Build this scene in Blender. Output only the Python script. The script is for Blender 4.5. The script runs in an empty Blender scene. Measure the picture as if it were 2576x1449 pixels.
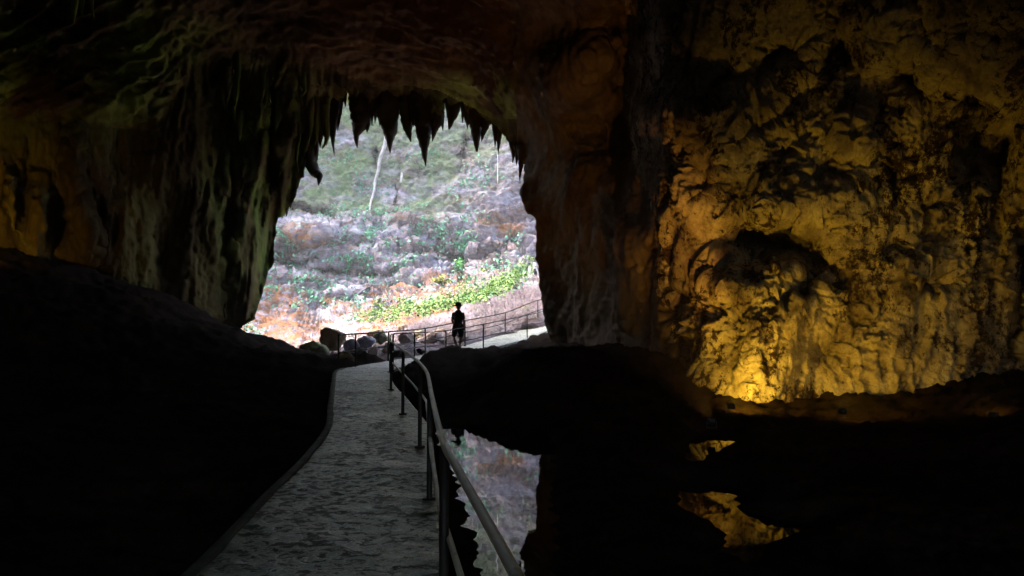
import bpy, bmesh, math, random
import numpy as np
from mathutils import Vector, Matrix

# ------------------------------------------------------------------ camera, sky, sun, exposure
scene = bpy.context.scene
COL = scene.collection
F = 1874.0                       # focal length in units of a 2576 px wide picture
PITCH = math.radians(2.92)
CAM = np.array([0.0, 0.0, 1.75])
cam_d = bpy.data.cameras.new("camera")
cam_d.sensor_width = 36.0
cam_d.lens = 36.0 * F / 2576.0
cam_d.clip_start = 0.05
cam_d.clip_end = 2000
cam = bpy.data.objects.new("camera", cam_d)
COL.objects.link(cam)
cam.location = CAM
cam.rotation_euler = (math.pi / 2 + PITCH, 0, 0)
scene.camera = cam

SUN_EL, SUN_AZ = math.radians(55), math.radians(-60)
world = bpy.data.worlds.new("World")
scene.world = world
world.use_nodes = True
wn = world.node_tree
wn.nodes.clear()
w_out = wn.nodes.new("ShaderNodeOutputWorld")
w_bg = wn.nodes.new("ShaderNodeBackground")
w_sky = wn.nodes.new("ShaderNodeTexSky")
w_sky.sky_type = 'NISHITA'
w_sky.sun_disc = False
w_sky.sun_elevation = SUN_EL
w_sky.sun_rotation = SUN_AZ
w_sky.dust_density = 6.0
w_sky.ozone_density = 0.6
w_bg.inputs[1].default_value = 0.15
wn.links.new(w_sky.outputs[0], w_bg.inputs[0])
wn.links.new(w_bg.outputs[0], w_out.inputs[0])

sun_d = bpy.data.lights.new("sun", 'SUN')
sun_d.energy = 0.7
sun_d.angle = math.radians(25)
sun_d.color = (1.0, 0.96, 0.9)
sun = bpy.data.objects.new("sun", sun_d)
COL.objects.link(sun)
# direction towards the sun: steep, beyond the cliff and a little to the left, through thin cloud
sdir = Vector((math.sin(SUN_AZ) * math.cos(SUN_EL), math.cos(SUN_AZ) * math.cos(SUN_EL), math.sin(SUN_EL)))
sun.rotation_euler = sdir.to_track_quat('Z', 'Y').to_euler()
sun.location = (0, 60, 80)

vs = scene.view_settings
vs.view_transform = 'Standard'
vs.look = 'None'
vs.exposure = 3.3
vs.gamma = 1.0
cy = scene.cycles
cy.use_denoising = True
cy.max_bounces = 6
cy.diffuse_bounces = 4
cy.glossy_bounces = 3
cy.sample_clamp_indirect = 6.0
cy.caustics_reflective = False
cy.caustics_refractive = False

rng = np.random.default_rng(7)
random.seed(7)

# ------------------------------------------------------------------ helpers
CT, ST = math.cos(PITCH), math.sin(PITCH)


def at(X, Y, d):
    """world point seen in direction (X, Y) of the picture at forward distance d"""
    X = np.asarray(X, float); Y = np.asarray(Y, float); d = np.asarray(d, float)
    xc = (X - 1288.0) / F
    yc = (724.5 - Y) / F
    wy = CT - ST * yc
    wz = ST + CT * yc
    return np.stack([CAM[0] + xc / wy * d, CAM[1] + d + 0 * xc, CAM[2] + wz / wy * d], -1)


def flat_at(X, Y, z=0.0):
    """world point on the level z seen in direction (X, Y)"""
    p = at(X, Y, 1.0) - CAM
    k = (z - CAM[2]) / p[..., 2:3]
    return CAM + p * k


_perm = np.concatenate([np.random.default_rng(3).permutation(256)] * 3)
_g = np.random.default_rng(5).normal(size=(256, 3))
_g /= np.linalg.norm(_g, axis=1)[:, None]


def pnoise(p):
    shp = p.shape[:-1]
    p = p.reshape(-1, 3)
    out = np.empty(len(p))
    for s in range(0, len(p), 200000):
        q = p[s:s + 200000]
        i = np.floor(q).astype(np.int64)
        f = q - i
        u = f * f * f * (f * (f * 6 - 15) + 10)
        i &= 255
        tot = 0
        for dx in (0, 1):
            wx = u[:, 0] if dx else 1 - u[:, 0]
            for dy in (0, 1):
                wy = u[:, 1] if dy else 1 - u[:, 1]
                for dz in (0, 1):
                    wz = u[:, 2] if dz else 1 - u[:, 2]
                    h = _perm[_perm[_perm[i[:, 0] + dx] + i[:, 1] + dy] + i[:, 2] + dz]
                    g = _g[h]
                    tot = tot + wx * wy * wz * (g[:, 0] * (f[:, 0] - dx) + g[:, 1] * (f[:, 1] - dy) + g[:, 2] * (f[:, 2] - dz))
        out[s:s + 200000] = tot * 1.6
    return out.reshape(shp)


def fbm(p, octv=4, gain=0.5, lac=2.03):
    a, tot, n = 1.0, 0.0, 0.0
    for k in range(octv):
        tot = tot + a * pnoise(p + 17.3 * k)
        n += a
        a *= gain
        p = p * lac
    return tot / n


def ridged(p, octv=4, gain=0.5, lac=2.05):
    a, tot, n = 1.0, 0.0, 0.0
    for k in range(octv):
        tot = tot + a * (1 - np.abs(pnoise(p + 11.1 * k)) * 2)
        n += a
        a *= gain
        p = p * lac
    return tot / n


def sstep(a, b, x):
    t = np.clip((x - a) / (b - a), 0, 1)
    return t * t * (3 - 2 * t)


class RBF:
    def __init__(self, pts, vals, c):
        self.p = np.asarray(pts, float); self.c = c
        n = len(self.p)
        r = np.sqrt(((self.p[:, None] - self.p[None]) ** 2).sum(-1) + c * c)
        P = np.concatenate([np.ones((n, 1)), self.p], 1)
        A = np.zeros((n + 3, n + 3))
        A[:n, :n] = r - 1e-6 * np.eye(n); A[:n, n:] = P; A[n:, :n] = P.T
        b = np.zeros(n + 3); b[:n] = vals
        self.w = np.linalg.solve(A, b)

    def __call__(self, q):
        shp = q.shape[:-1]
        q = q.reshape(-1, 2)
        out = np.empty(len(q))
        n = len(self.p)
        for s in range(0, len(q), 50000):
            k = q[s:s + 50000]
            r = np.sqrt(((k[:, None] - self.p[None]) ** 2).sum(-1) + self.c ** 2)
            out[s:s + 50000] = r @ self.w[:n] + self.w[n] + k @ self.w[n + 1:]
        return out.reshape(shp)


def in_poly(P, poly):
    x, y = P[..., 0], P[..., 1]
    res = np.zeros(x.shape, bool)
    n = len(poly)
    for i in range(n):
        x0, y0 = poly[i]; x1, y1 = poly[(i + 1) % n]
        if y0 == y1:
            continue
        c = ((y0 > y) != (y1 > y)) & (x < (x1 - x0) * (y - y0) / (y1 - y0) + x0)
        res ^= c
    return res


def near_poly(P, poly, closed=True):
    """distance and nearest point on the outline"""
    shp = P.shape[:-1]
    P = P.reshape(-1, 2)
    best = np.full(len(P), 1e18); bp = np.zeros_like(P)
    n = len(poly)
    for i in range(n if closed else n - 1):
        a = np.array(poly[i], float); b = np.array(poly[(i + 1) % n], float)
        ab = b - a
        t = np.clip(((P - a) @ ab) / max(ab @ ab, 1e-12), 0, 1)
        q = a + t[:, None] * ab
        d = ((P - q) ** 2).sum(1)
        m = d < best
        best[m] = d[m]; bp[m] = q[m]
    return np.sqrt(best).reshape(shp), bp.reshape(shp + (2,))


def tag(o, label=None, cat=None, group=None, kind=None):
    if label: o["label"] = label
    if cat: o["category"] = cat
    if group: o["group"] = group
    if kind: o["kind"] = kind
    return o


def empty(name, loc, rz=0.0):
    o = bpy.data.objects.new(name, None)
    o.location = loc
    o.rotation_euler = (0, 0, rz)
    o.empty_display_size = 0.2
    COL.objects.link(o)
    return o


def mesh_obj(name, verts, faces, mat, parent=None, smooth=True, origin=None):
    verts = np.asarray(verts, float)
    if origin is not None:
        verts = verts - np.asarray(origin, float)
    me = bpy.data.meshes.new(name)
    if isinstance(faces, np.ndarray):
        nf, k = faces.shape
        me.vertices.add(len(verts)); me.vertices.foreach_set("co", verts.ravel())
        me.loops.add(nf * k); me.loops.foreach_set("vertex_index", faces.astype(np.int32).ravel())
        me.polygons.add(nf); me.polygons.foreach_set("loop_start", np.arange(0, nf * k, k, dtype=np.int32))
        me.update(calc_edges=True)
    else:
        me.from_pydata(verts.tolist(), [], faces)
    me.validate()
    if smooth:
        me.polygons.foreach_set("use_smooth", np.ones(len(me.polygons), bool))
    me.materials.append(mat)
    o = bpy.data.objects.new(name, me)
    COL.objects.link(o)
    if parent is not None:
        o.parent = parent
    elif origin is not None:
        o.location = origin
    return o


def add_attr(o, name, vals):
    a = o.data.attributes.new(name, 'FLOAT', 'POINT')
    a.data.foreach_set("value", np.asarray(vals, np.float32).ravel())


def grid_faces(nu, nv):
    i = np.arange(nu * nv).reshape(nu, nv)
    return np.stack([i[:-1, :-1], i[1:, :-1], i[1:, 1:], i[:-1, 1:]], -1).reshape(-1, 4)


def grid_normals(P):
    du = np.gradient(P, axis=0); dv = np.gradient(P, axis=1)
    n = np.cross(du, dv)
    return n / (np.linalg.norm(n, axis=-1, keepdims=True) + 1e-12)


def compact(verts, faces):
    used = np.unique(faces)
    m = np.full(len(verts), -1, np.int64); m[used] = np.arange(len(used))
    return verts[used], m[faces], used


def catmull(pts, n):
    pts = np.asarray(pts, float)
    P = np.concatenate([[2 * pts[0] - pts[1]], pts, [2 * pts[-1] - pts[-2]]])
    out = []
    for i in range(1, len(P) - 2):
        t = np.linspace(0, 1, n, endpoint=False)[:, None]
        p0, p1, p2, p3 = P[i - 1], P[i], P[i + 1], P[i + 2]
        out.append(0.5 * (2 * p1 + (p2 - p0) * t + (2 * p0 - 5 * p1 + 4 * p2 - p3) * t ** 2 + (-p0 + 3 * p1 - 3 * p2 + p3) * t ** 3))
    return np.concatenate(out + [pts[-1:]])


def tube(path, rad, seg=10, squash=(1, 1), cap=True):
    """verts, faces of a tube along a polyline; rad a number or one per point"""
    path = np.asarray(path, float)
    n = len(path)
    rad = np.broadcast_to(np.asarray(rad, float), (n,))
    T = np.gradient(path, axis=0); T /= np.linalg.norm(T, axis=1)[:, None] + 1e-12
    up = np.array([0, 0, 1.0]) if abs(T[0, 2]) < 0.9 else np.array([0, 1.0, 0])
    U = np.cross(up, T[0]); U /= np.linalg.norm(U)
    V, Fc = [], []
    for i in range(n):
        U = U - T[i] * (U @ T[i]); U /= np.linalg.norm(U) + 1e-12
        W = np.cross(T[i], U)
        a = np.arange(seg) / seg * 2 * math.pi
        V.append(path[i] + rad[i] * (squash[0] * np.cos(a)[:, None] * U + squash[1] * np.sin(a)[:, None] * W))
    for i in range(n - 1):
        for k in range(seg):
            k2 = (k + 1) % seg
            Fc.append([i * seg + k, i * seg + k2, (i + 1) * seg + k2, (i + 1) * seg + k])
    if cap:
        Fc.append(list(range(seg))[::-1]); Fc.append([(n - 1) * seg + k for k in range(seg)])
    return np.concatenate(V), Fc


class MB:
    def __init__(self): self.v = []; self.f = []; self.n = 0

    def add(self, v, f):
        self.v.append(np.asarray(v, float)); self.f += [[i + self.n for i in q] for q in f]; self.n += len(v)
        return self

    def box(self, c, s, rz=0.0, rx=0.0):
        c = np.array(c, float); s = np.array(s, float) / 2
        v = np.array([[x, y, z] for x in (-1, 1) for y in (-1, 1) for z in (-1, 1)]) * s
        R = np.array(Matrix.Rotation(rz, 3, 'Z') @ Matrix.Rotation(rx, 3, 'X'))
        f = [[0, 1, 3, 2], [4, 6, 7, 5], [0, 4, 5, 1], [2, 3, 7, 6], [0, 2, 6, 4], [1, 5, 7, 3]]
        return self.add(v @ R.T + c, f)

    def build(self, name, mat, parent=None, smooth=True, origin=None):
        return mesh_obj(name, np.concatenate(self.v), self.f, mat, parent, smooth, origin)


# ------------------------------------------------------------------ materials
def new_mat(name):
    m = bpy.data.materials.new(name)
    m.use_nodes = True
    nt = m.node_tree
    b = nt.nodes["Principled BSDF"]
    return m, nt, b


def nd(nt, typ, **kw):
    n = nt.nodes.new(typ)
    for k, v in kw.items():
        setattr(n, k, v)
    return n


def noise_fac(nt, vec, scale, detail=6, rough=0.6, dist=0.0):
    n = nd(nt, "ShaderNodeTexNoise")
    n.inputs["Scale"].default_value = scale
    n.inputs["Detail"].default_value = detail
    n.inputs["Roughness"].default_value = rough
    n.inputs["Distortion"].default_value = dist
    nt.links.new(vec, n.inputs["Vector"])
    return n.outputs[0]


def ramp(nt, fac, stops, interp='LINEAR'):
    r = nd(nt, "ShaderNodeValToRGB")
    r.color_ramp.interpolation = interp
    e = r.color_ramp.elements
    while len(e) < len(stops):
        e.new(0.5)
    for el, (p, c) in zip(e, stops):
        el.position = p
        el.color = (*c, 1) if len(c) == 3 else c
    nt.links.new(fac, r.inputs[0])
    return r.outputs[0]


def mix(nt, fac, a, b, mode='MIX'):
    m = nd(nt, "ShaderNodeMix", data_type='RGBA', blend_type=mode)
    for sock, v in ((m.inputs[0], fac), (m.inputs[6], a), (m.inputs[7], b)):
        if isinstance(v, (int, float)):
            sock.default_value = v
        elif isinstance(v, tuple):
            sock.default_value = (*v, 1)
        else:
            nt.links.new(v, sock)
    return m.outputs[2]


def mathn(nt, op, a, b=0.0, clamp=False):
    m = nd(nt, "ShaderNodeMath", operation=op, use_clamp=clamp)
    for s, v in ((m.inputs[0], a), (m.inputs[1], b)):
        if isinstance(v, (int, float)): s.default_value = v
        else: nt.links.new(v, s)
    return m.outputs[0]


def pos_vec(nt, scale=(1, 1, 1)):
    g = nd(nt, "ShaderNodeNewGeometry")
    mp = nd(nt, "ShaderNodeMapping")
    mp.inputs["Scale"].default_value = scale
    nt.links.new(g.outputs["Position"], mp.inputs["Vector"])
    return mp.outputs[0]


def attr(nt, name):
    a = nd(nt, "ShaderNodeAttribute", attribute_name=name)
    return a.outputs["Fac"]


def bump(nt, b, height, strength, dist):
    bn = nd(nt, "ShaderNodeBump")
    bn.inputs["Strength"].default_value = strength
    bn.inputs["Distance"].default_value = dist
    nt.links.new(height, bn.inputs["Height"])
    nt.links.new(bn.outputs[0], b.inputs["Normal"])


def rock_mat(name, dark, mid, pale, sc=(1, 1, 1), big=0.25, fine=2.5, moss_and_glow=None, bstr=0.6, bdist=0.08, rough=0.85, spec=0.2, dark_tone=None):
    m, nt, b = new_mat(name)
    v = pos_vec(nt, sc)
    n1 = noise_fac(nt, v, big, 5, 0.6, 0.6)
    n2 = noise_fac(nt, v, fine, 8, 0.7)
    c = ramp(nt, n1, [(0.32, dark), (0.5, mid), (0.68, pale)])
    c2 = ramp(nt, n2, [(0.3, (0.45, 0.42, 0.4)), (0.55, (1, 1, 1)), (0.75, (1.25, 1.2, 1.1))])
    c = mix(nt, 0.85, c, c2, 'MULTIPLY')
    if moss_and_glow:
        n3 = noise_fac(nt, v, big * 1.7, 6, 0.65, 0.4)
        f = mathn(nt, 'MULTIPLY', ramp(nt, n3, [(0.42, (0, 0, 0)), (0.6, (1, 1, 1))]), attr(nt, "moss"))
        c = mix(nt, f, c, moss_and_glow)
    if dark_tone:  # noise-shaped dark mottling laid over the rock colour
        n5 = noise_fac(nt, v, 0.9, 10, 0.74, 0.2)
        n6 = noise_fac(nt, v, 5.5, 8, 0.8, 0.1)
        f = mathn(nt, 'ADD', mathn(nt, 'MULTIPLY', n5, 0.52), mathn(nt, 'MULTIPLY', n6, 0.48))
        c = mix(nt, ramp(nt, f, [(0.452, (0, 0, 0)), (0.488, (1, 1, 1))]), dark_tone, c)
    nt.links.new(c, b.inputs["Base Color"])
    b.inputs["Roughness"].default_value = rough
    b.inputs["Specular IOR Level"].default_value = spec
    hb = noise_fac(nt, v, fine * 2.2, 8, 0.72)
    bump(nt, b, hb, bstr, bdist)
    return m


def plain(name, col, rough=0.6, metal=0.0, spec=0.4, var=0.25, vs=8.0):
    m, nt, b = new_mat(name)
    v = pos_vec(nt)
    n = noise_fac(nt, v, vs, 5, 0.6)
    lo = tuple(x * (1 - var) for x in col); hi = tuple(min(1, x * (1 + var)) for x in col)
    nt.links.new(ramp(nt, n, [(0.3, lo), (0.7, hi)]), b.inputs["Base Color"])
    b.inputs["Roughness"].default_value = rough
    b.inputs["Metallic"].default_value = metal
    b.inputs["Specular IOR Level"].default_value = spec
    return m


M = {}
M['left_rock'] = rock_mat("flowstone_rock", (0.03, 0.015, 0.007), (0.07, 0.05, 0.018), (0.125, 0.105, 0.036), (1, 1, 0.2), 0.5, 2.2, moss_and_glow=(0.10, 0.14, 0.025), rough=0.9, spec=0.08)
M['ceil_rock'] = rock_mat("ceiling_rock", (0.03, 0.013, 0.006), (0.075, 0.04, 0.016), (0.15, 0.1, 0.038), (0.5, 1, 1), 0.3, 2.0, moss_and_glow=(0.24, 0.33, 0.05))  # green doubles as bounced daylight painted on the ceiling's left corner
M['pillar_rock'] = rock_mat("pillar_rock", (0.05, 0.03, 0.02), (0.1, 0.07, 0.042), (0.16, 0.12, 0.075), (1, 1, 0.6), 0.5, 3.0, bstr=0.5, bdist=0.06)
M['gold_rock'] = rock_mat("wall_rock", (0.13, 0.095, 0.06), (0.33, 0.27, 0.18), (0.47, 0.41, 0.28), (1, 1, .7), 1.1, 9.0, bstr=1.0, bdist=0.08, dark_tone=(0.03, 0.015, 0.008))
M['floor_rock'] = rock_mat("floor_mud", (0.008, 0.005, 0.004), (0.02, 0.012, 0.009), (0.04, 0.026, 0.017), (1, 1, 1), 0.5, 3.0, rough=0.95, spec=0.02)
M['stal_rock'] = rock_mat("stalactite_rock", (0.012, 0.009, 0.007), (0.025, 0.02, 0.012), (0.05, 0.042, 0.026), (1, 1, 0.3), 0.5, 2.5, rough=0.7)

# ------------------------------------------------------------------ the cave shell
OPEN = [(640, 1300), (640, 893), (632, 881), (601, 854), (593, 836), (626, 798), (643, 802), (653, 760), (666, 718), (674, 687), (688, 663),
        (690, 618), (697, 559), (700, 548), (712, 545), (733, 514), (747, 482), (765, 434), (772, 406), (779, 378), (792, 368),
        (810, 337), (827, 319), (848, 295), (860, 253), (872, 232), (884, 246), (886, 281), (929, 288), (952, 295), (962, 295),
        (1002, 267), (1037, 271), (1044, 302), (1087, 298), (1111, 305), (1113, 250), (1125, 246), (1129, 267), (1157, 257),
        (1162, 253), (1180, 295), (1209, 309), (1235, 302), (1261, 333), (1289, 375), (1311, 389), (1320, 434), (1317, 458),
        (1306, 486), (1313, 507), (1327, 538), (1348, 555), (1350, 604), (1344, 649), (1355, 670), (1357, 725), (1365, 781),
        (1369, 809), (1377, 833), (1390, 900), (1390, 1300)]


def jag(poly, step, amp, seed):
    r = np.random.default_rng(seed)
    out = []
    n = len(poly)
    for i in range(n):
        a = np.array(poly[i], float); b = np.array(poly[(i + 1) % n], float)
        k = max(1, int(np.linalg.norm(b - a) / step))
        for j in range(k):
            p = a + (b - a) * j / k
            if j and p[1] < 895:
                p = p + r.normal(size=2) * amp
            out.append(tuple(p))
    return out


OPENJ = jag(OPEN, 9, 2.0, 4)

SHELL = [(-1400, 700, 13), (-1400, 0, 12), (-1400, -900, 10), (-600, 750, 18.5), (-600, 300, 18), (-600, -300, 15), (-600, -900, 12),
         (0, 620, 27), (0, 800, 27.5), (0, 300, 27), (0, 0, 26), (0, -400, 20), (0, -900, 14),
         (250, 640, 33), (250, 400, 34), (250, 100, 33), (250, -100, 29), (480, 780, 43), (480, 500, 43), (480, 250, 42), (480, 50, 38),
         (480, -300, 29), (480, -900, 18), (600, 820, 50), (620, 600, 51), (600, 350, 50), (600, 180, 47), (690, 650, 57), (690, 560, 57),
         (740, 500, 57), (760, 420, 56), (760, 250, 53), (800, 170, 50), (850, 330, 57), (900, 200, 53), (900, 100, 46), (900, 0, 41),
         (900, -400, 29), (900, -900, 20), (870, 260, 58), (1000, 260, 57), (1100, 290, 55), (1240, 310, 50), (1300, 370, 45),
         (1320, 440, 41), (1320, 500, 36), (1345, 560, 34), (1350, 700, 33), (1375, 835, 31.5), (1385, 950, 30),
         (1100, 220, 51), (1100, 150, 45), (1200, 100, 40), (1200, 0, 36), (1200, -400, 26), (1300, 200, 37), (1400, 100, 31), (1400, 250, 31),
         (1500, 150, 25), (1500, 0, 24), (1500, -400, 19), (1380, 340, 36), (1430, 420, 31), (1450, 600, 29), (1450, 850, 28),
         (1530, 500, 24.5), (1560, 700, 23), (1600, 900, 21), (1640, 650, 20), (1585, 200, 25), (1585, 350, 25), (1575, 50, 25),
         (1660, 300, 18.5), (1650, 100, 19), (1700, 500, 17), (1740, 850, 16.6), (1770, 960, 15.8), (1850, 800, 15.3), (1850, 500, 16),
         (1850, 200, 16.5), (1850, 0, 16), (1930, 950, 14.8), (2050, 950, 15.3), (2100, 600, 15.5), (2100, 300, 15.5), (2100, 0, 15.5),
         (2260, 960, 14.9), (2400, 900, 15), (2400, 600, 15.5), (2400, 200, 14.5), (2400, 0, 13.5), (2576, 900, 15.5), (2576, 600, 15.2), (2576, 300, 14.2),
         (2576, 0, 12.5), (1850, -400, 14), (2400, -400, 11), (1850, -900, 12), (2400, -900, 9), (3200, 900, 11), (3200, 300, 10),
         (3200, -400, 8), (4000, 700, 7), (4000, 0, 7), (4000, -900, 6), (1760, 1100, 15), (2100, 1150, 14.5), (2576, 1100, 15),
         (480, 950, 44), (0, 950, 27), (-600, 950, 18), (-1400, 950, 13)]
SH = np.array(SHELL, float)
NEARER = lambda d: np.where(np.asarray(d, float) > 25, 25 + (np.asarray(d, float) - 25) * 0.36, d)
SH[:, 2] = NEARER(SH[:, 2])
shell_rbf = RBF(SH[:, :2] / 100, np.log(SH[:, 2]), 0.5)

# cavities (deeper, +) and bosses (nearer, -): X, Y, half width, half height, turn in degrees, metres
BLOBS = [(1930, 610, 120, 62, 8, 2.6), (2040, 640, 55, 95, 10, 1.6), (2335, 715, 50, 34, 12, 0.8), (1708, 760, 16, 130, -4, 1.6),
         (1782, 900, 7, 60, 3, 0.7), (2090, 890, 34, 52, 30, 1.0), (2000, 745, 60, 26, -20, 0.9), (1860, 690, 60, 40, 15, 1.0), (2330, 520, 40, 30, 0, .7),
         (2120, 540, 70, 75, 0, -0.7), (2145, 350, 48, 55, 0, -0.8), (1960, 500, 60, 70, 10, -0.6), (1840, 730, 60, 36, 30, -0.5),
         (2200, 830, 80, 120, 0, -0.4), (1930, 900, 60, 120, 15, -0.5), (2250, 700, 40, 60, 20, -.4), (1990, 800, 50, 40, 0, -.4),
         (2480, 370, 110, 110, 0, 1.8), (2450, 170, 80, 90, -25, -0.9), (2390, 90, 25, 90, 10, -.5), (2550, 760, 24, 200, 5, 1.2), (2450, 250, 60, 20, 10, .9),
         (1720, 300, 60, 90, 20, -0.5), (1790, 230, 90, 30, -40, 0.8), (1950, 160, 90, 40, -30, 0.7), (2010, 250, 90, 26, -45, 0.7),
         (1690, 420, 35, 50, 0, -.4), (1780, 450, 30, 60, 10, .8), (2250, 430, 30, 70, 0, .7), (2080, 440, 60, 24, 20, .6), (2230, 620, 60, 25, -30, .6),
         (1590, 270, 46, 260, 3, 2.5), (1610, 520, 30, 60, 20, 1.0), (1585, 640, 55, 200, 6, -1.2), (1440, 180, 80, 110, 0, -1.0), (1470, 320, 50, 30, 10, 1.2),
         (2210, 90, 90, 70, 20, -0.8), (2290, 200, 50, 60, 0, 1.2), (2120, 120, 40, 60, 0, .8), (1900, 330, 70, 22, -35, .7), (1990, 380, 40, 18, -20, .6),
         # left wall
         (90, 560, 40, 110, 8, -1.3), (30, 520, 22, 110, -6, -1.0), (150, 540, 34, 70, 0, 1.0), (210, 560, 30, 80, -10, -1.0), (60, 470, 16, 100, 5, .9),
         (320, 380, 60, 110, 10, 1.2), (180, 420, 30, 80, 5, -.8), (560, 300, 40, 130, 4, 1.6), (640, 330, 26, 120, 4, -1.0), (720, 330, 22, 130, 4, -1.2),
         (680, 330, 16, 150, 3, 1.4), (500, 640, 60, 130, 6, -1.2), (410, 600, 40, 130, 6, 1.0), (620, 650, 40, 160, 4, -1.4), (570, 600, 18, 160, 4, 1.2)]

NXm = np.arange(-60, 2641, 3.7)
Xs = np.concatenate([np.linspace(-1400, -75, 56), NXm, np.linspace(2655, 4000, 50)])
Ys = np.concatenate([np.linspace(-900, -75, 44), np.arange(-60, 1161, 3.7)])
GX, GY = np.meshgrid(Xs, Ys, indexing='ij')
PXY = np.stack([GX, GY], -1)
# pull grid lines onto the outline of the mouth
msk = (GX > 560) & (GX < 1420) & (GY > 210) & (GY < 1310)
dd = np.full(GX.shape, 500.0)
bb = PXY.copy()
d_, b_ = near_poly(PXY[msk], OPENJ)
dd[msk] = d_; bb[msk] = b_
snap = dd < 2.4
PXY[snap] = bb[snap]
D = np.exp(shell_rbf(PXY / 100))
warp = 14 * np.stack([pnoise(np.stack([GX / 70, GY / 70, 0 * GX + 3], -1)), pnoise(np.stack([GX / 70, GY / 70, 0 * GX + 9], -1))], -1)
warp += 9 * np.stack([pnoise(np.stack([GX / 24, GY / 24, 0 * GX + 3], -1)), pnoise(np.stack([GX / 24, GY / 24, 0 * GX + 9], -1))], -1)
for (bx, by, sx, sy, rot, am) in BLOBS:
    a = math.radians(rot)
    q = PXY + warp - (bx, by)
    u = (q[..., 0] * math.cos(a) + q[..., 1] * math.sin(a)) / sx
    w = (-q[..., 0] * math.sin(a) + q[..., 1] * math.cos(a)) / sy
    r = np.sqrt(u * u + w * w)
    D += ((0.85 if am > 0 else 0.5) if bx > 1600 else 0.7 if bx > 1300 else 1.1 if bx < 260 else 0.5) * am * (1 - sstep(0.4, 1.4, r))
P = at(PXY[..., 0], PXY[..., 1], D)
N = grid_normals(P)
ray = (P - CAM); ray /= np.linalg.norm(ray, axis=-1, keepdims=True)
N *= -np.sign((N * ray).sum(-1, keepdims=True))          # towards the cave
X_, Y_ = PXY[..., 0], PXY[..., 1]
wy_ = sstep(1590, 1720, X_)                                # knobbly lit wall
wp_ = sstep(1270, 1360, X_) * (1 - wy_)                    # pillar
ceil_line = np.interp(X_, [-1400, 0, 400, 480, 560, 760, 890, 1100, 1240], [100, 300, 330, 160, 125, 150, 190, 225, 300])
wc_ = (1 - sstep(1270, 1360, X_)) * (1 - sstep(ceil_line - 50, ceil_line + 50, Y_))
wl_ = np.clip(1 - wy_ - wp_ - wc_, 0, 1)
Pg = P + 0.35 * np.stack([fbm(P * 1.1 + 3, 3), fbm(P * 1.1 + 23, 3), fbm(P * 1.1 + 43, 3)], -1)
crust = sstep(-.12, .22, fbm(P * .55 + 90, 3)) * (1 - .75 * sstep(0, 1, 1.2 - np.hypot((X_ - 1880) / 150, (Y_ - 930) / 110)))
fold_u = np.stack([(X_ + .15 * Y_) / 120 + .5 * fbm(P * .5, 2), Y_ / 520, 0 * X_ + 2], -1)
disp = wy_ * (0.30 * fbm(Pg * np.array([.6, .6, .4]), 4, .55) + 0.26 * ridged(fold_u, 2) + 0.16 * ridged(fold_u * np.array([2.7, 1.6, 1]) + 3, 2)
              + (.25 + .75 * crust) * (0.10 * fbm(Pg * 3.6 + 5, 4, .7) + 0.19 * fbm(P * 10, 4, .75) - 0.5 * np.clip(fbm(Pg * 2.6 + 70, 5, .7) - .05, 0, .5)) - (.35 + .65 * crust) * 1.3 * np.clip(fbm(Pg * 1.0 + 120, 5, .65) - .10, 0, .5) + .04 * fbm(P * 17, 2))
disp += wp_ * (0.6 * fbm(P * np.array([0.4, 0.4, 0.3]), 4) + 0.1 * ridged(P * np.array([2.5, 2.5, 1.2]), 3) + 0.05 * fbm(P * 7, 3))
fold = np.array([0.55, 0.55, 0.075])
lowf = fbm(P * np.array([.3, .3, .2]) + 8, 3) * 1.6
Pw = P + np.stack([lowf, lowf * 0.5, 0 * lowf], -1)
UX = (X_ + 0.10 * Y_ + 16 * fbm(np.stack([X_ / 130, Y_ / 170, 0 * X_ + 4], -1), 3)) / 60
UV = lambda k, fy, o: np.stack([UX * k, Y_ / fy, 0 * UX + o], -1)
drap = sstep(420, 640, X_) * 0.75 + 0.45
disp += wl_ * (0.7 * fbm(P * np.array([.3, .3, .2]), 4) + drap * (0.34 * ridged(UV(.8, 420., 1.), 2) + 0.26 * np.clip(ridged(UV(1.9, 260., 5.), 2), 0, 1) ** 1.5 * (1 + fbm(UV(.7, 90., 8.), 2))
               + 0.13 * ridged(UV(4.3, 170., 9.), 2)) + 0.3 * fbm(P * np.array([1.8, 1.8, 1.1]), 6, .65))
tl_ = sstep(0, 1, 1.2 - np.hypot((X_ - 120) / 480, (Y_ - 130) / 260))
dq = np.stack([(X_ * .5 + Y_ * .86) / 62 + .6 * fbm(P * .4, 3), (X_ * .86 - Y_ * .5) / 240, 0 * X_ + 6], -1)
disp += wc_ * tl_ * (0.7 * ridged(dq, 3, .5))
disp += wc_ * (0.65 * fbm(P * np.array([0.22, 0.5, 0.45]), 4) + 0.2 * ridged(P * np.array([0.7, 1.8, 1.5]), 4) + 0.09 * fbm(P * 4, 4))
wn_ = sstep(0, 160, dd)[..., None] * (1 - wl_ * .6)[..., None]
P = P + disp[..., None] * (N * wn_ - ray * (1 - wn_))
moss_and_glow = np.clip(sstep(0.0, 1.0, 1 - np.hypot((X_ - 150) / 520, (Y_ - 130) / 330)) * 1.3 + sstep(0, 1, 1 - np.hypot((X_ - 680) / 230, (Y_ - 480) / 420)) * 1.2  # real moss, plus green daylight painted on the top-left ceiling
               + sstep(0, 1, 1 - np.hypot((X_ - 1200) / 260, (Y_ - 260) / 120)), 0, 1)

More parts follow.
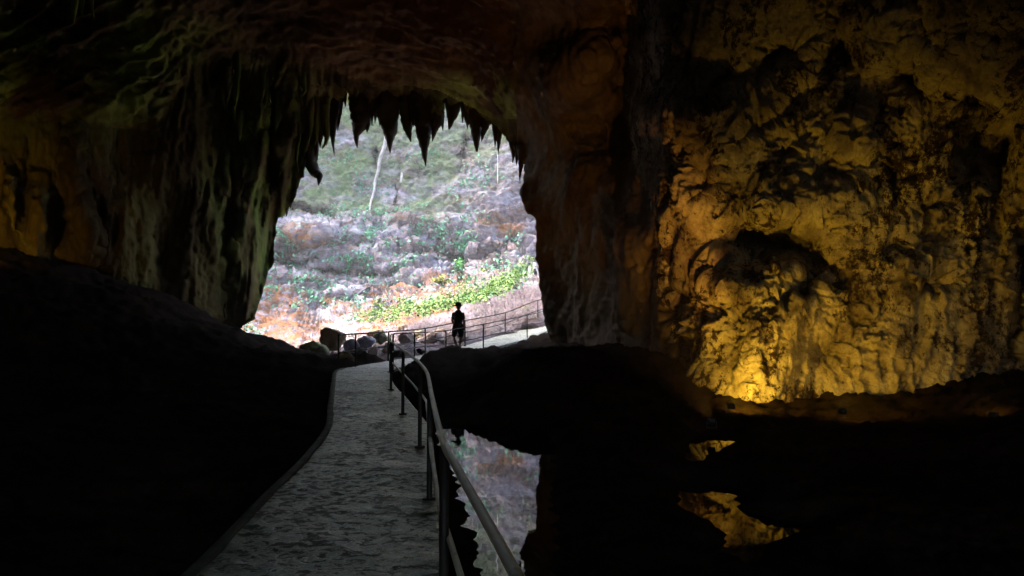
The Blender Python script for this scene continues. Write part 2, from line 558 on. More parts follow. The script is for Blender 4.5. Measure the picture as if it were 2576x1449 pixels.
FC = grid_faces(len(Xs), len(Ys))
Pf = P.reshape(-1, 3)
cxy = PXY.reshape(-1, 2)[FC].mean(1)
keep = ~in_poly(cxy, OPENJ)
cl = np.interp(cxy[:, 0], [-1400, 0, 400, 480, 560, 760, 890, 1100, 1240], [100, 300, 330, 160, 125, 150, 190, 225, 300])
right = cxy[:, 0] > np.interp(cxy[:, 1], [-900, 0, 250, 330, 420, 1200], [1270, 1280, 1300, 1300, 1300, 1300])
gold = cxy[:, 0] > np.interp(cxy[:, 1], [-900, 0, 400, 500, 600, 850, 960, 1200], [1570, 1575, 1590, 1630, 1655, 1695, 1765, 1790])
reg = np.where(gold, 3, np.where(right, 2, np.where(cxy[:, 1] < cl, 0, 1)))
# the top right corner of the mouth stays with the ceiling
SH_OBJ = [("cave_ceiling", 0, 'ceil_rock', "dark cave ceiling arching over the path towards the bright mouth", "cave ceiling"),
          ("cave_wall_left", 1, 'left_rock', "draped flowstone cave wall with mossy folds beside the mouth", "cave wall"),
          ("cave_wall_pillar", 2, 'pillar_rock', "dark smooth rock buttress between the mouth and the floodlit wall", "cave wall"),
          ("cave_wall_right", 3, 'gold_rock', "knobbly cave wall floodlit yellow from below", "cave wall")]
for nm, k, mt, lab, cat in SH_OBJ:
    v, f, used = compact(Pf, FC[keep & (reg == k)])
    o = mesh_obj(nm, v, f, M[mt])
    add_attr(o, "moss", moss_and_glow.reshape(-1)[used])
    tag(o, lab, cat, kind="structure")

# outer lip of the mouth: the rock turns outwards behind the visible edge
ek = {}
for a, b, c, d in FC[keep & (cxy[:, 0] > 560) & (cxy[:, 0] < 1420) & (cxy[:, 1] > 205)]:
    for e in ((a, b), (b, c), (c, d), (d, a)):
        k = (min(e), max(e)); ek[k] = ek.get(k, 0) + 1
snapf = (dd.reshape(-1) < 6)
loop = [e for e, c in ek.items() if c == 1 and snapf[e[0]] and snapf[e[1]]]
if loop:
    ids = sorted(set(i for e in loop for i in e)); idx = {i: k for k, i in enumerate(ids)}
    base_xy = PXY.reshape(-1, 2)[ids]; base_d = (Pf[ids][:, 1])
    out_dir = base_xy - np.array([1020, 620]); out_dir /= np.linalg.norm(out_dir, axis=1)[:, None]
    rings = [Pf[ids]]
    for dp, px in ((0.8, 3), (1.8, 34), (2.6, 110), (3.2, 260)):
        q = base_xy + out_dir * px
        rr = at(q[:, 0], q[:, 1], base_d + dp)
        rr += 0.25 * np.stack([pnoise(rr * .8), pnoise(rr * .8 + 9), pnoise(rr * .8 + 30)], -1) * (dp > 1)
        rings.append(rr)
    n = len(ids)
    fcs = []
    for r in range(len(rings) - 1):
        for a, b in loop:
            fcs.append([r * n + idx[a], r * n + idx[b], (r + 1) * n + idx[b], (r + 1) * n + idx[a]])
    o = mesh_obj("cave_mouth_rock", np.concatenate(rings), np.array(fcs), M['left_rock'])
    add_attr(o, "moss", np.ones(len(o.data.vertices)))
    tag(o, "jagged outer lip of rock around the cave mouth", "cave mouth", kind="structure")

# the rest of the hall round and behind the camera
th = np.linspace(-1, 1, 90); ph = np.linspace(0, 2 * math.pi, 90)
U, V = np.meshgrid(th, ph, indexing='ij')
yy = -28 + (U + 1) / 2 * 56
rr = np.sqrt(np.clip(1 - ((yy - 6) / 36.0) ** 2 * np.where(yy < 6, 1, 0.25), 0.0, 1))
hull = np.stack([4 + 34 * rr * np.cos(V), yy, 2 + 25 * rr * np.sin(V)], -1)
hull += (1.2 * fbm(hull * 0.15, 3))[..., None] * np.array([1, 0, 1])
hf = grid_faces(90, 90)
o = mesh_obj("cave_wall_rear", hull.reshape(-1, 3), hf, M['pillar_rock'])
tag(o, "dark rear hall of the cave around the viewpoint", "cave wall", kind="structure")

# ------------------------------------------------------------------ path, floor, water
zp = lambda y: 0.10 + 0.0299 * y
PAIRS = [((-1.75, -1.5, zp(-1.5)), (0.35, -1.5, zp(-1.5))), ((-1.85, 1.5, zp(1.5)), (0.05, 1.5, zp(1.5))), ((-1.95, 4.5, zp(4.5)), (-0.40, 4.5, zp(4.5))),
         ((-2.1, 6.5, zp(6.5)), (-0.64, 6.5, zp(6.5))), ((-2.2, 8, zp(8)), (-0.82, 8, zp(8))), ((-2.45, 10, zp(10)), (-1.1, 10, zp(10))),
         ((-2.95, 12.2, zp(12.2)), (-1.66, 12.4, zp(12.3))), ((-3.7, 15.5, zp(15.5)), (-2.45, 15.5, zp(15.5))),
         ((-4.25, 18.0, zp(18)), (-2.98, 18.3, zp(18))), ((-4.5, 19.7, 0.61), (-3.12, 19.5, 0.61)), ((-4.46, 21.3, 0.6), (-3.12, 21.2, 0.61)),
         ((-4.05, 24.4, 0.61), (-2.95, 23.2, 0.63)), ((-3.2, 27.4, 0.71), (-2.2, 25.7, 0.72)), ((-1.85, 29.4, 0.98), (-1.0, 27.3, 0.9)),
         ((-0.3, 32.6, 1.40), (0.66, 30.5, 1.26)), ((1.18, 34.3, 1.92), (2.2, 32.4, 1.75)), ((4, 37.5, 2.5), (5, 35.2, 2.4)), ((8, 41, 3), (9, 39, 3))]
EL = catmull([p[0] for p in PAIRS], 60)
ER = catmull([p[1] for p in PAIRS], 60)
CENT = (EL + ER) / 2
HALF = np.linalg.norm((EL - ER)[:, :2], axis=1) / 2

m, nt, b = new_mat("wet_concrete")
v = pos_vec(nt)
vs_ = pos_vec(nt, (1.0, 0.35, 1))
n1 = noise_fac(nt, v, 0.9, 5, 0.6)
n2 = noise_fac(nt, v, 8.0, 7, 0.72, 0.6)
n3 = noise_fac(nt, v, 30.0, 4, 0.6)
c = ramp(nt, n1, [(0.3, (0.36, 0.42, 0.33)), (0.7, (0.58, 0.63, 0.53))])
nbig = noise_fac(nt, v, 1.3, 4, 0.6, 0.4)
n2s = noise_fac(nt, pos_vec(nt, (0.75, 1.0, 1.0)), 13.0, 7, 0.7, 0.3)
n2 = mathn(nt, 'ADD', mathn(nt, 'MULTIPLY', n2s, 0.8), mathn(nt, 'MULTIPLY', nbig, 0.2))
scab = ramp(nt, n2, [(0.465, (0.045, 0.07, 0.04)), (0.525, (1, 1, 1))])
c = mix(nt, 1.0, c, scab, 'MULTIPLY')
c = mix(nt, 0.4, c, ramp(nt, n3, [(0.3, (0.5, 0.5, 0.5)), (0.7, (1.2, 1.2, 1.2))]), 'MULTIPLY')
gm = mathn(nt, 'MULTIPLY', ramp(nt, noise_fac(nt, v, 1.6, 5, 0.65), [(0.52, (0, 0, 0)), (0.66, (1, 1, 1))]), 0.7)
c = mix(nt, gm, c, (0.06, 0.085, 0.04))
nt.links.new(c, b.inputs["Base Color"])
nt.links.new(ramp(nt, n2, [(0.46, (0.7, 0.7, 0.7)), (0.54, (0.24, 0.24, 0.24))]), b.inputs["Roughness"])
b.inputs["Specular IOR Level"].default_value = 0.9
b.inputs["Coat Weight"].default_value = 0.3
b.inputs["Coat Roughness"].default_value = 0.38
bump(nt, b, n2, 1.0, 0.022)
M['concrete'] = m
M['kerb'] = plain("kerb_concrete", (0.09, 0.095, 0.08), 0.7, spec=0.3, var=.5, vs=5)

K = 60
tt = np.linspace(0, 1, K)
PP = EL[:, None] * (1 - tt)[None, :, None] + ER[:, None] * tt[None, :, None]
PP[..., 2] += 0.010 * fbm(PP * np.array([9, 9, 0]), 4) + 0.02 * fbm(PP * np.array([1, 1, 0]), 2)
edge_dn = lambda E, dz, out: E + np.array([0, 0, dz])
rowsL = [EL + (0, 0, -0.5), EL + (0, 0, -0.03)]
rowsR = [ER + (0, 0, -0.03), ER + (0, 0, -0.5)]
FULL = np.concatenate([np.stack(rowsL, 1), PP, np.stack(rowsR, 1)], 1)
o = mesh_obj("path", FULL.reshape(-1, 3), grid_faces(FULL.shape[0], FULL.shape[1]), M['concrete'])
tag(o, "wet mottled concrete footpath curving from the foreground to the cave mouth", "path", kind="structure")
# low kerb lip along the left edge of the near path
sel = EL[50:560]
tng = np.gradient(sel, axis=0); tng[:, 2] = 0; tng /= np.linalg.norm(tng, axis=1)[:, None]
side = np.stack([-tng[:, 1], tng[:, 0], 0 * tng[:, 0]], -1)
prof = [(-0.045, -0.3), (-0.045, 0.01), (-0.04, 0.02), (0.035, 0.02), (0.045, 0.01), (0.045, -0.3)]
kv = np.stack([sel + side * a + np.array([0, 0, z]) for a, z in prof], 1)
kv[:, 1:5] += (0.012 * fbm(kv[:, 1:5] * 3, 3))[..., None]
o = mesh_obj("kerb", kv.reshape(-1, 3), grid_faces(kv.shape[0], len(prof)), M['kerb'])
tag(o, "worn concrete kerb lip along the left edge of the path", "kerb", kind="structure")

# floor: a height field, sampled in a fan in front of the viewpoint
tal = [tuple(at(x, y, NEARER(d))) for x, y, d in ((-600, 560, 18), (0, 628, 27), (250, 692, 33), (480, 772, 43), (600, 846, 50), (560, 880, 60), (640, 892, 50), (700, 886, 40), (760, 891, 31))]
FLO = tal + [(-24, 27, 6), (-7, 20, 0.85), (-6, 12, 0.6),
       (-5, 6, 0.35), (-4, 2, 0.2), (-12, 12, 1.5), (-18, 12, 3.5), (-18, 0, 3), (-8, 0, 0.6), (-5.4, 22, 0.66), (-2.15, 24.0, 1.0), (-1.6, 23.6, 0.9), (0, 17, 0.85), (-1.0, 17, 0.32), (-1.8, 17, .3), (1.6, 20, 0.95), (1, 25, 0.9), (1, 29, 1.15), (-0.3, 27, 0.85), (4.3, 14.5, 0.25),
       (6.2, 13.4, 0.12), (9.3, 13.5, 0.58), (12, 12, 1), (12, 6, 0.8), (6, 6, 0.2), (3, 3, 0.12), (8, 9, 0.3), (3.5, 12.5, 0.15), (-2.5, 40, 0), (-10, 60, -0.6),
       (0, 50, 0.2), (1.2, 10, 0.12), (0.6, 13.5, 0.25), (1.0, 5, 0.1), (0.5, 1, 0.05), (-6, 27, .1), (-4.7, 30, 0.0), (-5, 36, 0), (10, 30, 1), (16, 16, 1.2), (-0.6, 10, 0.12), (0.1, 14.2, .45), (-.8, 14.4, .1), (-.9, 20, .5)]
FL = np.array(FLO, float)
flo_rbf = RBF(FL[:, :2], FL[:, 2], 0.8)
POOL_A = [(1208, 1470), (1190, 1412), (1197, 1342), (1180, 1321), (1163, 1290), (1157, 1250), (1145, 1202), (1120, 1140), (1094, 1090), (1110, 1078), (1170, 1068),
          (1222, 1068), (1230, 1110), (1300, 1104), (1340, 1088), (1380, 1083), (1400, 1150), (1390, 1260), (1400, 1340), (1385, 1470), (1380, 2400), (1330, 2400)]
POOL_B = [(1738, 1150), (1745, 1120), (1765, 1098), (1815, 1092), (1835, 1130), (1815, 1136), (1780, 1140), (1760, 1165), (1742, 1165)]
POOL_C = [(1735, 1250), (1750, 1238), (1850, 1252), (1870, 1300), (1940, 1312), (2022, 1322), (2015, 1345), (1930, 1350), (1900, 1395), (1860, 1400), (1830, 1380), (1850, 1350), (1800, 1330), (1790, 1310), (1740, 1290)]
grow = lambda pl, k: [(np.mean([q[0] for q in pl]) + (x - np.mean([q[0] for q in pl])) * k, np.mean([q[1] for q in pl]) + (y - np.mean([q[1] for q in pl])) * k) for x, y in pl]
POOL_B, POOL_C = grow(POOL_B, 1.3), grow(POOL_C, 1.3)
POOLS = [[tuple(flat_at(x, y)[:2]) for x, y in p] for p in (POOL_A, POOL_B, POOL_C)]
fx = np.concatenate([np.linspace(-2600, -80, 90), np.arange(-70, 2650, 9), np.linspace(2660, 4600, 80)])
fd = np.concatenate([np.linspace(-3, 1.2, 12), np.exp(np.linspace(math.log(1.25), math.log(62), 330))])
FXg, FDg = np.meshgrid(fx, fd, indexing='ij')
wx = (FXg - 1288) / F * np.maximum(FDg, 1.2)
G2 = np.stack([wx, FDg], -1)
Z = flo_rbf(G2)
P3 = np.stack([wx, FDg, 0 * wx], -1)
Z += 0.22 * fbm(P3 * 0.5, 4) * np.clip(FDg / 14, 0.15, 1.6) + 0.10 * ridged(P3 * 1.6, 4, .6) * np.clip(FDg / 8, 0.3, 2.2) + 0.03 * fbm(P3 * 8, 3)
Z = np.where(wx > -1.2 - 0 * wx, np.maximum(Z, 0.05 + 0.03 * pnoise(P3 * 3)), Z)
jit = 0.18 * np.stack([fbm(P3 * 3.1, 3), fbm(P3 * 3.1 + 40, 3)], -1)
for pl in POOLS:
    ins = in_poly(G2 + jit, pl)
    dist, _ = near_poly(G2 + jit, pl)
    sd = np.where(ins, -dist, dist)
    Z = np.where(sd < 0.35, np.minimum(Z, Z * sstep(0, 0.35, sd) + (1 - sstep(0, .35, sd)) * np.clip(0.28 * sd + 0.0, -0.25, 0.1)), Z)
# follow the path
best = np.full(wx.shape, 1e9); pz = np.zeros(wx.shape); hw = np.zeros(wx.shape)
for k in range(0, len(CENT), 12):
    d2 = np.hypot(wx - CENT[k, 0], FDg - CENT[k, 1])
    mm = d2 < best
    best[mm] = d2[mm]; pz[mm] = CENT[k, 2]; hw[mm] = HALF[k]
wpth = sstep(0.0, 0.9, best - hw * 1.05)
Z = np.where(wpth < 1, np.where(best < hw * 1.05, np.minimum(Z, pz - 0.09), np.minimum(Z, (pz - 0.07) * (1 - wpth) + Z * wpth + 3 * wpth ** 2)), Z)
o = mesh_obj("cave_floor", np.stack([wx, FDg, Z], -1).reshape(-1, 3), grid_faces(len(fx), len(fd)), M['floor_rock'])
tag(o, "dark muddy cave floor and banks on both sides of the path", "cave floor", kind="structure")

m, nt, b = new_mat("pool_water")
b.inputs["Base Color"].default_value = (0.004, 0.005, 0.004, 1)
b.inputs["Roughness"].default_value = 0.012
b.inputs["IOR"].default_value = 1.333
v = pos_vec(nt, (1, 0.6, 1))
bump(nt, b, noise_fac(nt, v, 3.5, 4, 0.55), 0.05, 0.012)
M['water'] = m
wv = [(-3, 2, 0), (12, 2, 0), (12, 20, 0), (-3, 20, 0)]
o = mesh_obj("water", wv, [[0, 1, 2, 3]], M['water'], smooth=False)
tag(o, "still dark pool beside the path mirroring the mouth", "water", kind="structure")

# ------------------------------------------------------------------ outside: bank and cliff
CLF = [(1480, 790, 37), (1480, 720, 50), (1480, 690, 60), (1353, 800, 36), (1353, 750, 48), (1347, 703, 64), (1270, 842, 33.5), (1170, 868, 30.5), (1170, 800, 45), (1170, 750, 60), (1070, 890, 28.5), (1000, 895, 26.5), (1000, 845, 42), (960, 808, 60),
       (850, 925, 23), (850, 885, 38), (800, 850, 58), (740, 900, 36), (700, 890, 45), (640, 885, 52), (610, 860, 60), (520, 860, 60), (520, 830, 68), (620, 832, 68), (800, 795, 69), (1000, 762, 70), (1170, 725, 71), (1345, 680, 74), (1480, 670, 74),
       (620, 720, 72), (800, 700, 73), (1000, 690, 73), (1200, 660, 74), (1350, 640, 74), (620, 610, 75), (800, 600, 76), (1000, 600, 77), (1200, 590, 77), (1350, 580, 76),
       (700, 556, 79), (900, 552, 80), (1050, 556, 80), (1200, 545, 79), (1350, 540, 77), (700, 510, 83), (900, 500, 83), (1050, 480, 83), (1200, 470, 81), (1350, 470, 79),
       (700, 350, 85), (900, 350, 85), (1100, 350, 84), (1300, 350, 82), (700, 200, 87), (1000, 200, 86), (1350, 200, 84), (500, 500, 80), (500, 300, 82), (500, 700, 73),
       (1600, 600, 68), (1600, 300, 74), (1600, 700, 60), (850, 960, 21.5), (1000, 960, 24), (1170, 960, 29), (1353, 960, 33), (640, 960, 48), (500, 960, 58), (1600, 960, 38),
       (200, 500, 68), (200, 200, 72), (200, 900, 60), (1900, 500, 58), (1900, 200, 64), (1000, -300, 88), (200, -300, 74), (1900, -300, 64), (1000, -700, 90)]
CL = np.array(CLF, float)
clf_rbf = RBF(CL[:, :2] / 100, np.log(CL[:, 2]), 0.25)
cXs = np.concatenate([np.linspace(150, 545, 40), np.arange(550, 1421, 2.3), np.linspace(1430, 1950, 50)])
cYs = np.concatenate([np.linspace(40, 205, 24), np.arange(210, 961, 2.3)])
CGX, CGY = np.meshgrid(cXs, cYs, indexing='ij')
CD = np.exp(clf_rbf(np.stack([CGX, CGY], -1) / 100))
wv1 = np.stack([pnoise(np.stack([CGX / 30, CGY / 18, 0 * CGX + 1], -1)), pnoise(np.stack([CGX / 30, CGY / 18, 0 * CGX + 7], -1))], -1) * 8
CBL = [(725, 660, 66, 38, -4, 6.0), (820, 690, 70, 15, 0, 3.0), (1190, 655, 80, 18, -3, 3.0), (930, 640, 80, 9, 2, 2.0), (1080, 610, 70, 8, -4, 1.8), (860, 625, 60, 7, 3, 1.6), (1020, 730, 70, 10, -6, 1.8), (945, 400, 13, 22, 0, 3.0), (1280, 622, 70, 12, 4, 2.5), (1150, 662, 60, 16, 0, 2.2), (980, 690, 80, 14, 0, 1.8), (1035, 648, 50, 10, 0, 1.6),
       (775, 530, 76, 14, 14, 5.0), (760, 516, 60, 8, 16, -1.5), (1055, 430, 14, 22, -10, 1.5), (1000, 480, 4, 60, 4, 1.6), (1010, 420, 5, 50, -20, 1.0), (1165, 390, 7, 50, 8, 2.2), (1180, 350, 20, 16, 0, 1.5),
       (1130, 565, 34, 24, 10, -0.9), (1020, 580, 44, 24, 0, -0.8), (880, 760, 22, 20, -10, 1.4), (870, 740, 40, 20, 0, -1.2), (1260, 665, 12, 6, 0, 1.4), (900, 560, 50, 22, 0, -1.5), (780, 590, 60, 24, 5, -1.6), (920, 720, 60, 22, 0, -.6)]
for (bx, by, sx, sy, rot, am) in CBL:
    a = math.radians(rot)
    q = np.stack([CGX, CGY], -1) + wv1 - (bx, by)
    u = (q[..., 0] * math.cos(a) + q[..., 1] * math.sin(a)) / sx
    w = (-q[..., 0] * math.sin(a) + q[..., 1] * math.cos(a)) / sy
    CD += am * (1 - sstep(0.5, 1.3, np.sqrt(u * u + w * w)))
CP = at(CGX, CGY, CD)
CN = grid_normals(CP)
cray = CP - CAM; cray /= np.linalg.norm(cray, axis=-1, keepdims=True)
CN *= -np.sign((CN * cray).sum(-1, keepdims=True))
strata = sstep(58, 66, CD) * (1 - sstep(78, 82, CD))
upper = sstep(78, 82, CD)
bank = 1 - sstep(58, 66, CD)
CW = CP + 0.8 * np.stack([fbm(CP * .5, 3), fbm(CP * .5 + 20, 3), fbm(CP * .5 + 40, 3)], -1)
tz = CP[..., 2] * .42 + 1.3 * fbm(CW * np.array([.1, .1, .12]) + 60, 3)
ter = tz - np.floor(tz)
ter = np.where(ter < .82, ter / .82, (1 - ter) / .18)
dsp = strata * (1.3 * (ter - .5) * (.6 + fbm(CW * .2 + 5, 2)) + 1.0 * fbm(CW * np.array([.14, .14, .55]), 4) + 0.7 * ridged(CW * np.array([.3, .3, 1.1]), 4) + 0.5 * ridged(CW * np.array([1.1, 1.1, 1.9]), 3) + 0.4 * fbm(CP * 2.2, 3))
dsp += upper * (1.3 * fbm(CW * np.array([.16, .16, .16]), 5) + 0.5 * ridged(CW * .55, 4) + 0.4 * fbm(CP * 1.9, 4))
dsp += bank * (0.5 * fbm(CP * .35, 4) + 0.3 * ridged(CP * 1.1, 4) + .15 * fbm(CP * 3.5, 4, .6) - .6 * np.clip(fbm(CP * 1.5 + 9, 3) - .1, 0, 1)) * sstep(22, 34, CD)
CP = CP + dsp[..., None] * CN
CNd = grid_normals(CP); CNd *= -np.sign((CNd * cray).sum(-1, keepdims=True))


def blob(X, Y, x, y, sx, sy):
    return sstep(0, 1, 1.3 - np.hypot((X - x) / sx, (Y - y) / sy))


orange = np.clip(blob(CGX, CGY, 690, 800, 110, 90) + blob(CGX, CGY, 840, 800, 60, 50) + blob(CGX, CGY, 980, 760, 70, 40) + blob(CGX, CGY, 1130, 725, 80, 26) + blob(CGX, CGY, 740, 600, 70, 16)
                 + blob(CGX, CGY, 1270, 575, 60, 20) + blob(CGX, CGY, 690, 865, 90, 18) + blob(CGX, CGY, 770, 530, 70, 22) + 0.25, 0, 1)
orange = np.clip(orange + (1 - sstep(66, 71, CD)) * sstep(40, 56, CD) * 0.9 * (CGX < 1150), 0, 1)
dark_tone = np.clip(blob(CGX, CGY, 705, 655, 74, 40) + blob(CGX, CGY, 1190, 662, 120, 22) + blob(CGX, CGY, 900, 692, 90, 18) + blob(CGX, CGY, 1285, 620, 76, 12) + blob(CGX, CGY, 775, 532, 76, 16)  # darker brown over the cliff's recesses, ledges and cracks
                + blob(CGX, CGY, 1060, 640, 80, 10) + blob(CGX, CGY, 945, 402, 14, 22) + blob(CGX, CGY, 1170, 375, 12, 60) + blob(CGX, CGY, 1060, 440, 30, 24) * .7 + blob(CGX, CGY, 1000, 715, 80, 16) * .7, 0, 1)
white = np.clip(blob(CGX, CGY, 820, 800, 50, 44) + blob(CGX, CGY, 870, 830, 60, 30) + blob(CGX, CGY, 840, 740, 60, 30) + blob(CGX, CGY, 980, 720, 80, 20) + blob(CGX, CGY, 1330, 680, 50, 40)
                + blob(CGX, CGY, 920, 770, 60, 14) + blob(CGX, CGY, 850, 575, 140, 26) + .1, 0, 1)
pink = np.clip(blob(CGX, CGY, 1270, 790, 110, 70) + blob(CGX, CGY, 1100, 850, 120, 40) + blob(CGX, CGY, 1330, 740, 60, 60), 0, 1)
mossc = np.clip(upper * 0.85 * (1 - blob(CGX, CGY, 1240, 480, 130, 110) * .6) + blob(CGX, CGY, 850, 400, 120, 130) * .5, 0, 1)

m, nt, b = new_mat("cliff_rock")
v = pos_vec(nt, (1, 1, 1.6))
n1 = noise_fac(nt, v, 0.35, 7, 0.65, 0.5)
n2 = noise_fac(nt, v, 1.6, 8, 0.7)
n3 = noise_fac(nt, v, 0.8, 6, 0.65, 0.8)
n4 = noise_fac(nt, v, 0.55, 6, 0.62, 0.4)
c = ramp(nt, n1, [(0.30, (0.07, 0.045, 0.035)), (0.42, (0.19, 0.155, 0.155)), (0.5, (0.31, 0.285, 0.37)), (0.62, (0.54, 0.52, 0.61))])
nb = noise_fac(nt, pos_vec(nt, (.25, .25, 1.6)), 0.5, 6, 0.65, 0.5)
c = mix(nt, 0.75, c, ramp(nt, nb, [(0.38, (0.3, 0.24, 0.2)), (0.5, (0.95, 0.95, 0.95)), (0.64, (1.15, 1.15, 1.2))]), 'MULTIPLY')
fo = mathn(nt, 'MULTIPLY', ramp(nt, n3, [(0.43, (0, 0, 0)), (0.55, (1, 1, 1))]), attr(nt, "orange"))
c = mix(nt, fo, c, (0.42, 0.17, 0.06))
cpk = ramp(nt, noise_fac(nt, v, 2.2, 8, 0.7, .5), [(.32, (.02, .012, .01)), (.43, (.085, .056, .062)), (.6, (.16, .115, .15))])
cpk = mix(nt, ramp(nt, noise_fac(nt, v, .7, 7, .7), [(.56, (0, 0, 0)), (.64, (1, 1, 1))]), cpk, (.085, .105, .03))
c = mix(nt, mathn(nt, 'MULTIPLY', attr(nt, "pink"), 0.92), c, cpk)
fw = mathn(nt, 'MULTIPLY', ramp(nt, n4, [(0.42, (0, 0, 0)), (0.55, (1, 1, 1))]), attr(nt, "white"))
c = mix(nt, fw, c, (0.64, 0.62, 0.65))
fm = mathn(nt, 'MULTIPLY', ramp(nt, noise_fac(nt, v, 0.28, 8, 0.7, 0.4), [(0.38, (0, 0, 0)), (0.55, (1, 1, 1))]), attr(nt, "moss"))
c = mix(nt, fm, c, (0.22, 0.3, 0.13))
c = mix(nt, 0.9, c, ramp(nt, n2, [(0.3, (0.35, 0.33, 0.34)), (0.52, (0.9, 0.9, 0.9)), (0.72, (1.15, 1.15, 1.15))]), 'MULTIPLY')
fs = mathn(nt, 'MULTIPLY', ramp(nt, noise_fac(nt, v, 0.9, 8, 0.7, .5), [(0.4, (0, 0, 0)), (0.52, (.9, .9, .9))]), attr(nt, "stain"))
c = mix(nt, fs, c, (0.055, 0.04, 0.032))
c = mix(nt, 1.0, c, (0.72, 0.72, 0.72), 'MULTIPLY')
nt.links.new(c, b.inputs["Base Color"])
b.inputs["Roughness"].default_value = 0.9
b.inputs["Specular IOR Level"].default_value = 0.15
bump(nt, b, noise_fac(nt, v, 2.5, 9, 0.75), 0.9, 0.35)
M['cliff'] = m
CFC = grid_faces(len(cXs), len(cYs))
ccx = np.stack([CGX, CGY], -1).reshape(-1, 2)[CFC].mean(1)
isbank = CD.reshape(-1)[CFC].mean(1) < 64
for nm, sel, lab, cat in (("cliff", ~isbank, "sunlit limestone cliff with ledges and creepers beyond the cave mouth", "cliff"),
                          ("bank", isbank, "pale sloping rock bank rising behind the far railing", "bank")):
    v_, f_, used = compact(CP.reshape(-1, 3), CFC[sel])
    o = mesh_obj(nm, v_, f_, M['cliff'])
    for an, arr in (("orange", orange), ("white", white), ("pink", pink), ("moss", mossc), ("stain", dark_tone)):
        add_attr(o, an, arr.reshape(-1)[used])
    tag(o, lab, cat, kind="structure")


def surf(X, Y):
    i = np.clip(np.searchsorted(cXs, X), 0, len(cXs) - 1); j = np.clip(np.searchsorted(cYs, Y), 0, len(cYs) - 1)
    return CP[i, j], CNd[i, j]


# ------------------------------------------------------------------ plants
def leaf_mat(name, c0, c1, c2):
    m, nt, b = new_mat(name)
    v = pos_vec(nt)
    n = noise_fac(nt, v, 1.5, 3, 0.6)
    g = nd(nt, "ShaderNodeNewGeometry")
    r = mathn(nt, 'ADD', mathn(nt, 'MULTIPLY', g.outputs["Random Per Island"], 0.6), mathn(nt, 'MULTIPLY', n, 0.4))
    c = ramp(nt, r, [(0.15, c0), (0.5, c1), (0.85, c2)])
    nt.links.new(c, b.inputs["Base Color"])
    b.inputs["Roughness"].default_value = 0.6
    b.inputs["Specular IOR Level"].default_value = 0.3
    return m


M['ivy'] = leaf_mat("creeper_leaf", (0.03, 0.11, 0.05), (0.06, 0.24, 0.13), (0.16, 0.4, 0.22))
M['grass'] = leaf_mat("fresh_leaf", (0.045, 0.11, 0.015), (0.10, 0.22, 0.025), (0.22, 0.33, 0.05))
M['yellow_leaf'] = leaf_mat("yellow_leaf", (0.16, 0.17, 0.02), (0.25, 0.26, 0.035), (0.36, 0.34, 0.06))


def leaves(centers, normals, size, spread, r, up=0.4):
    """one bent five point leaf per centre"""
    n = len(centers)
    nrm = normals + r.normal(size=(n, 3)) * spread + np.array([0, 0, up])
    nrm /= np.linalg.norm(nrm, axis=1)[:, None]
    a = r.normal(size=(n, 3)); t = np.cross(nrm, a); t /= np.linalg.norm(t, axis=1)[:, None]
    s = np.cross(nrm, t)
    sz = (size * r.uniform(0.6, 1.4, n))[:, None]
    V = np.stack([centers - t * sz * .5, centers + s * sz * .32 - nrm * sz * .08, centers + t * sz * .6, centers - s * sz * .32 - nrm * sz * .08], 1)
    return V.reshape(-1, 3), np.arange(n * 4).reshape(n, 4)


def scatter(name, mat, clumps, label, cat, size, kind="stuff"):
    """clumps: X, Y, half width, half height, count"""
    r = np.random.default_rng(abs(hash(label)) % 1000 if False else len(label))
    C, Nn = [], []
    for X, Y, sx, sy, k in clumps:
        for _ in range(k):
            px, py = r.normal(X, sx), r.normal(Y, sy)
            p, nn = surf(px, py)
            C.append(p + nn * abs(r.normal(0, 0.28)) + r.normal(size=3) * 0.05); Nn.append(nn)
    v_, f_ = leaves(np.array(C), np.array(Nn), size, 0.6, r)
    o = mesh_obj(name, v_, f_, mat, smooth=False)
    tag(o, label, cat, kind=kind)
    return o


r = np.random.default_rng(12)
cl_ivy = []
# creepers gather in clumps on the ledges
for _ in range(300):
    X = r.uniform(640, 1340)
    Y = r.choice([r.normal(575, 22), r.normal(620, 26), r.normal(665, 20), r.normal(705, 16), r.normal(745, 20), r.normal(780, 20)])
    if Y > 800 - (X - 640) * 0.13 + 25: continue
    cl_ivy.append((X, Y, r.uniform(5, 16), r.uniform(2.5, 6), int(r.choice([8, 12, 18, 60]))))
for _ in range(50):
    cl_ivy.append((r.uniform(790, 1000), r.normal(540, 8), 10, 4, 14))
for _ in range(60):
    cl_ivy.append((r.uniform(780, 1330), r.uniform(380, 530), 10, 5, 8))
for X, Y in ((740, 695), (760, 680), (770, 705), (725, 690), (790, 708), (750, 712), (620, 850), (640, 845), (660, 850), (700, 740), (870, 770), (900, 790), (885, 810), (905, 770), (850, 740)):
    cl_ivy.append((X, Y, 10, 7, 60))
scatter("creepers", M['ivy'], cl_ivy, "teal green creeper leaves clinging to the ledges of the cliff", "creepers", 0.30)
# fresh plants along the crest of the bank
cl_g = []
for _ in range(330):
    t = r.uniform(0, 1) ** .75
    X = 905 + 430 * t
    Y = np.interp(X, [900, 1000, 1100, 1200, 1280, 1340], [812, 800, 782, 752, 722, 690]) + r.normal(0, 6.5) - 3 + 5 * math.sin(X * .09)
    sz = r.uniform(3, 9)
    cl_g.append((X, Y, sz, sz * .6, int(r.uniform(10, 70))))
scatter("undergrowth", M['grass'], cl_g, "bright yellow green undergrowth running along the crest of the bank", "undergrowth", 0.19)


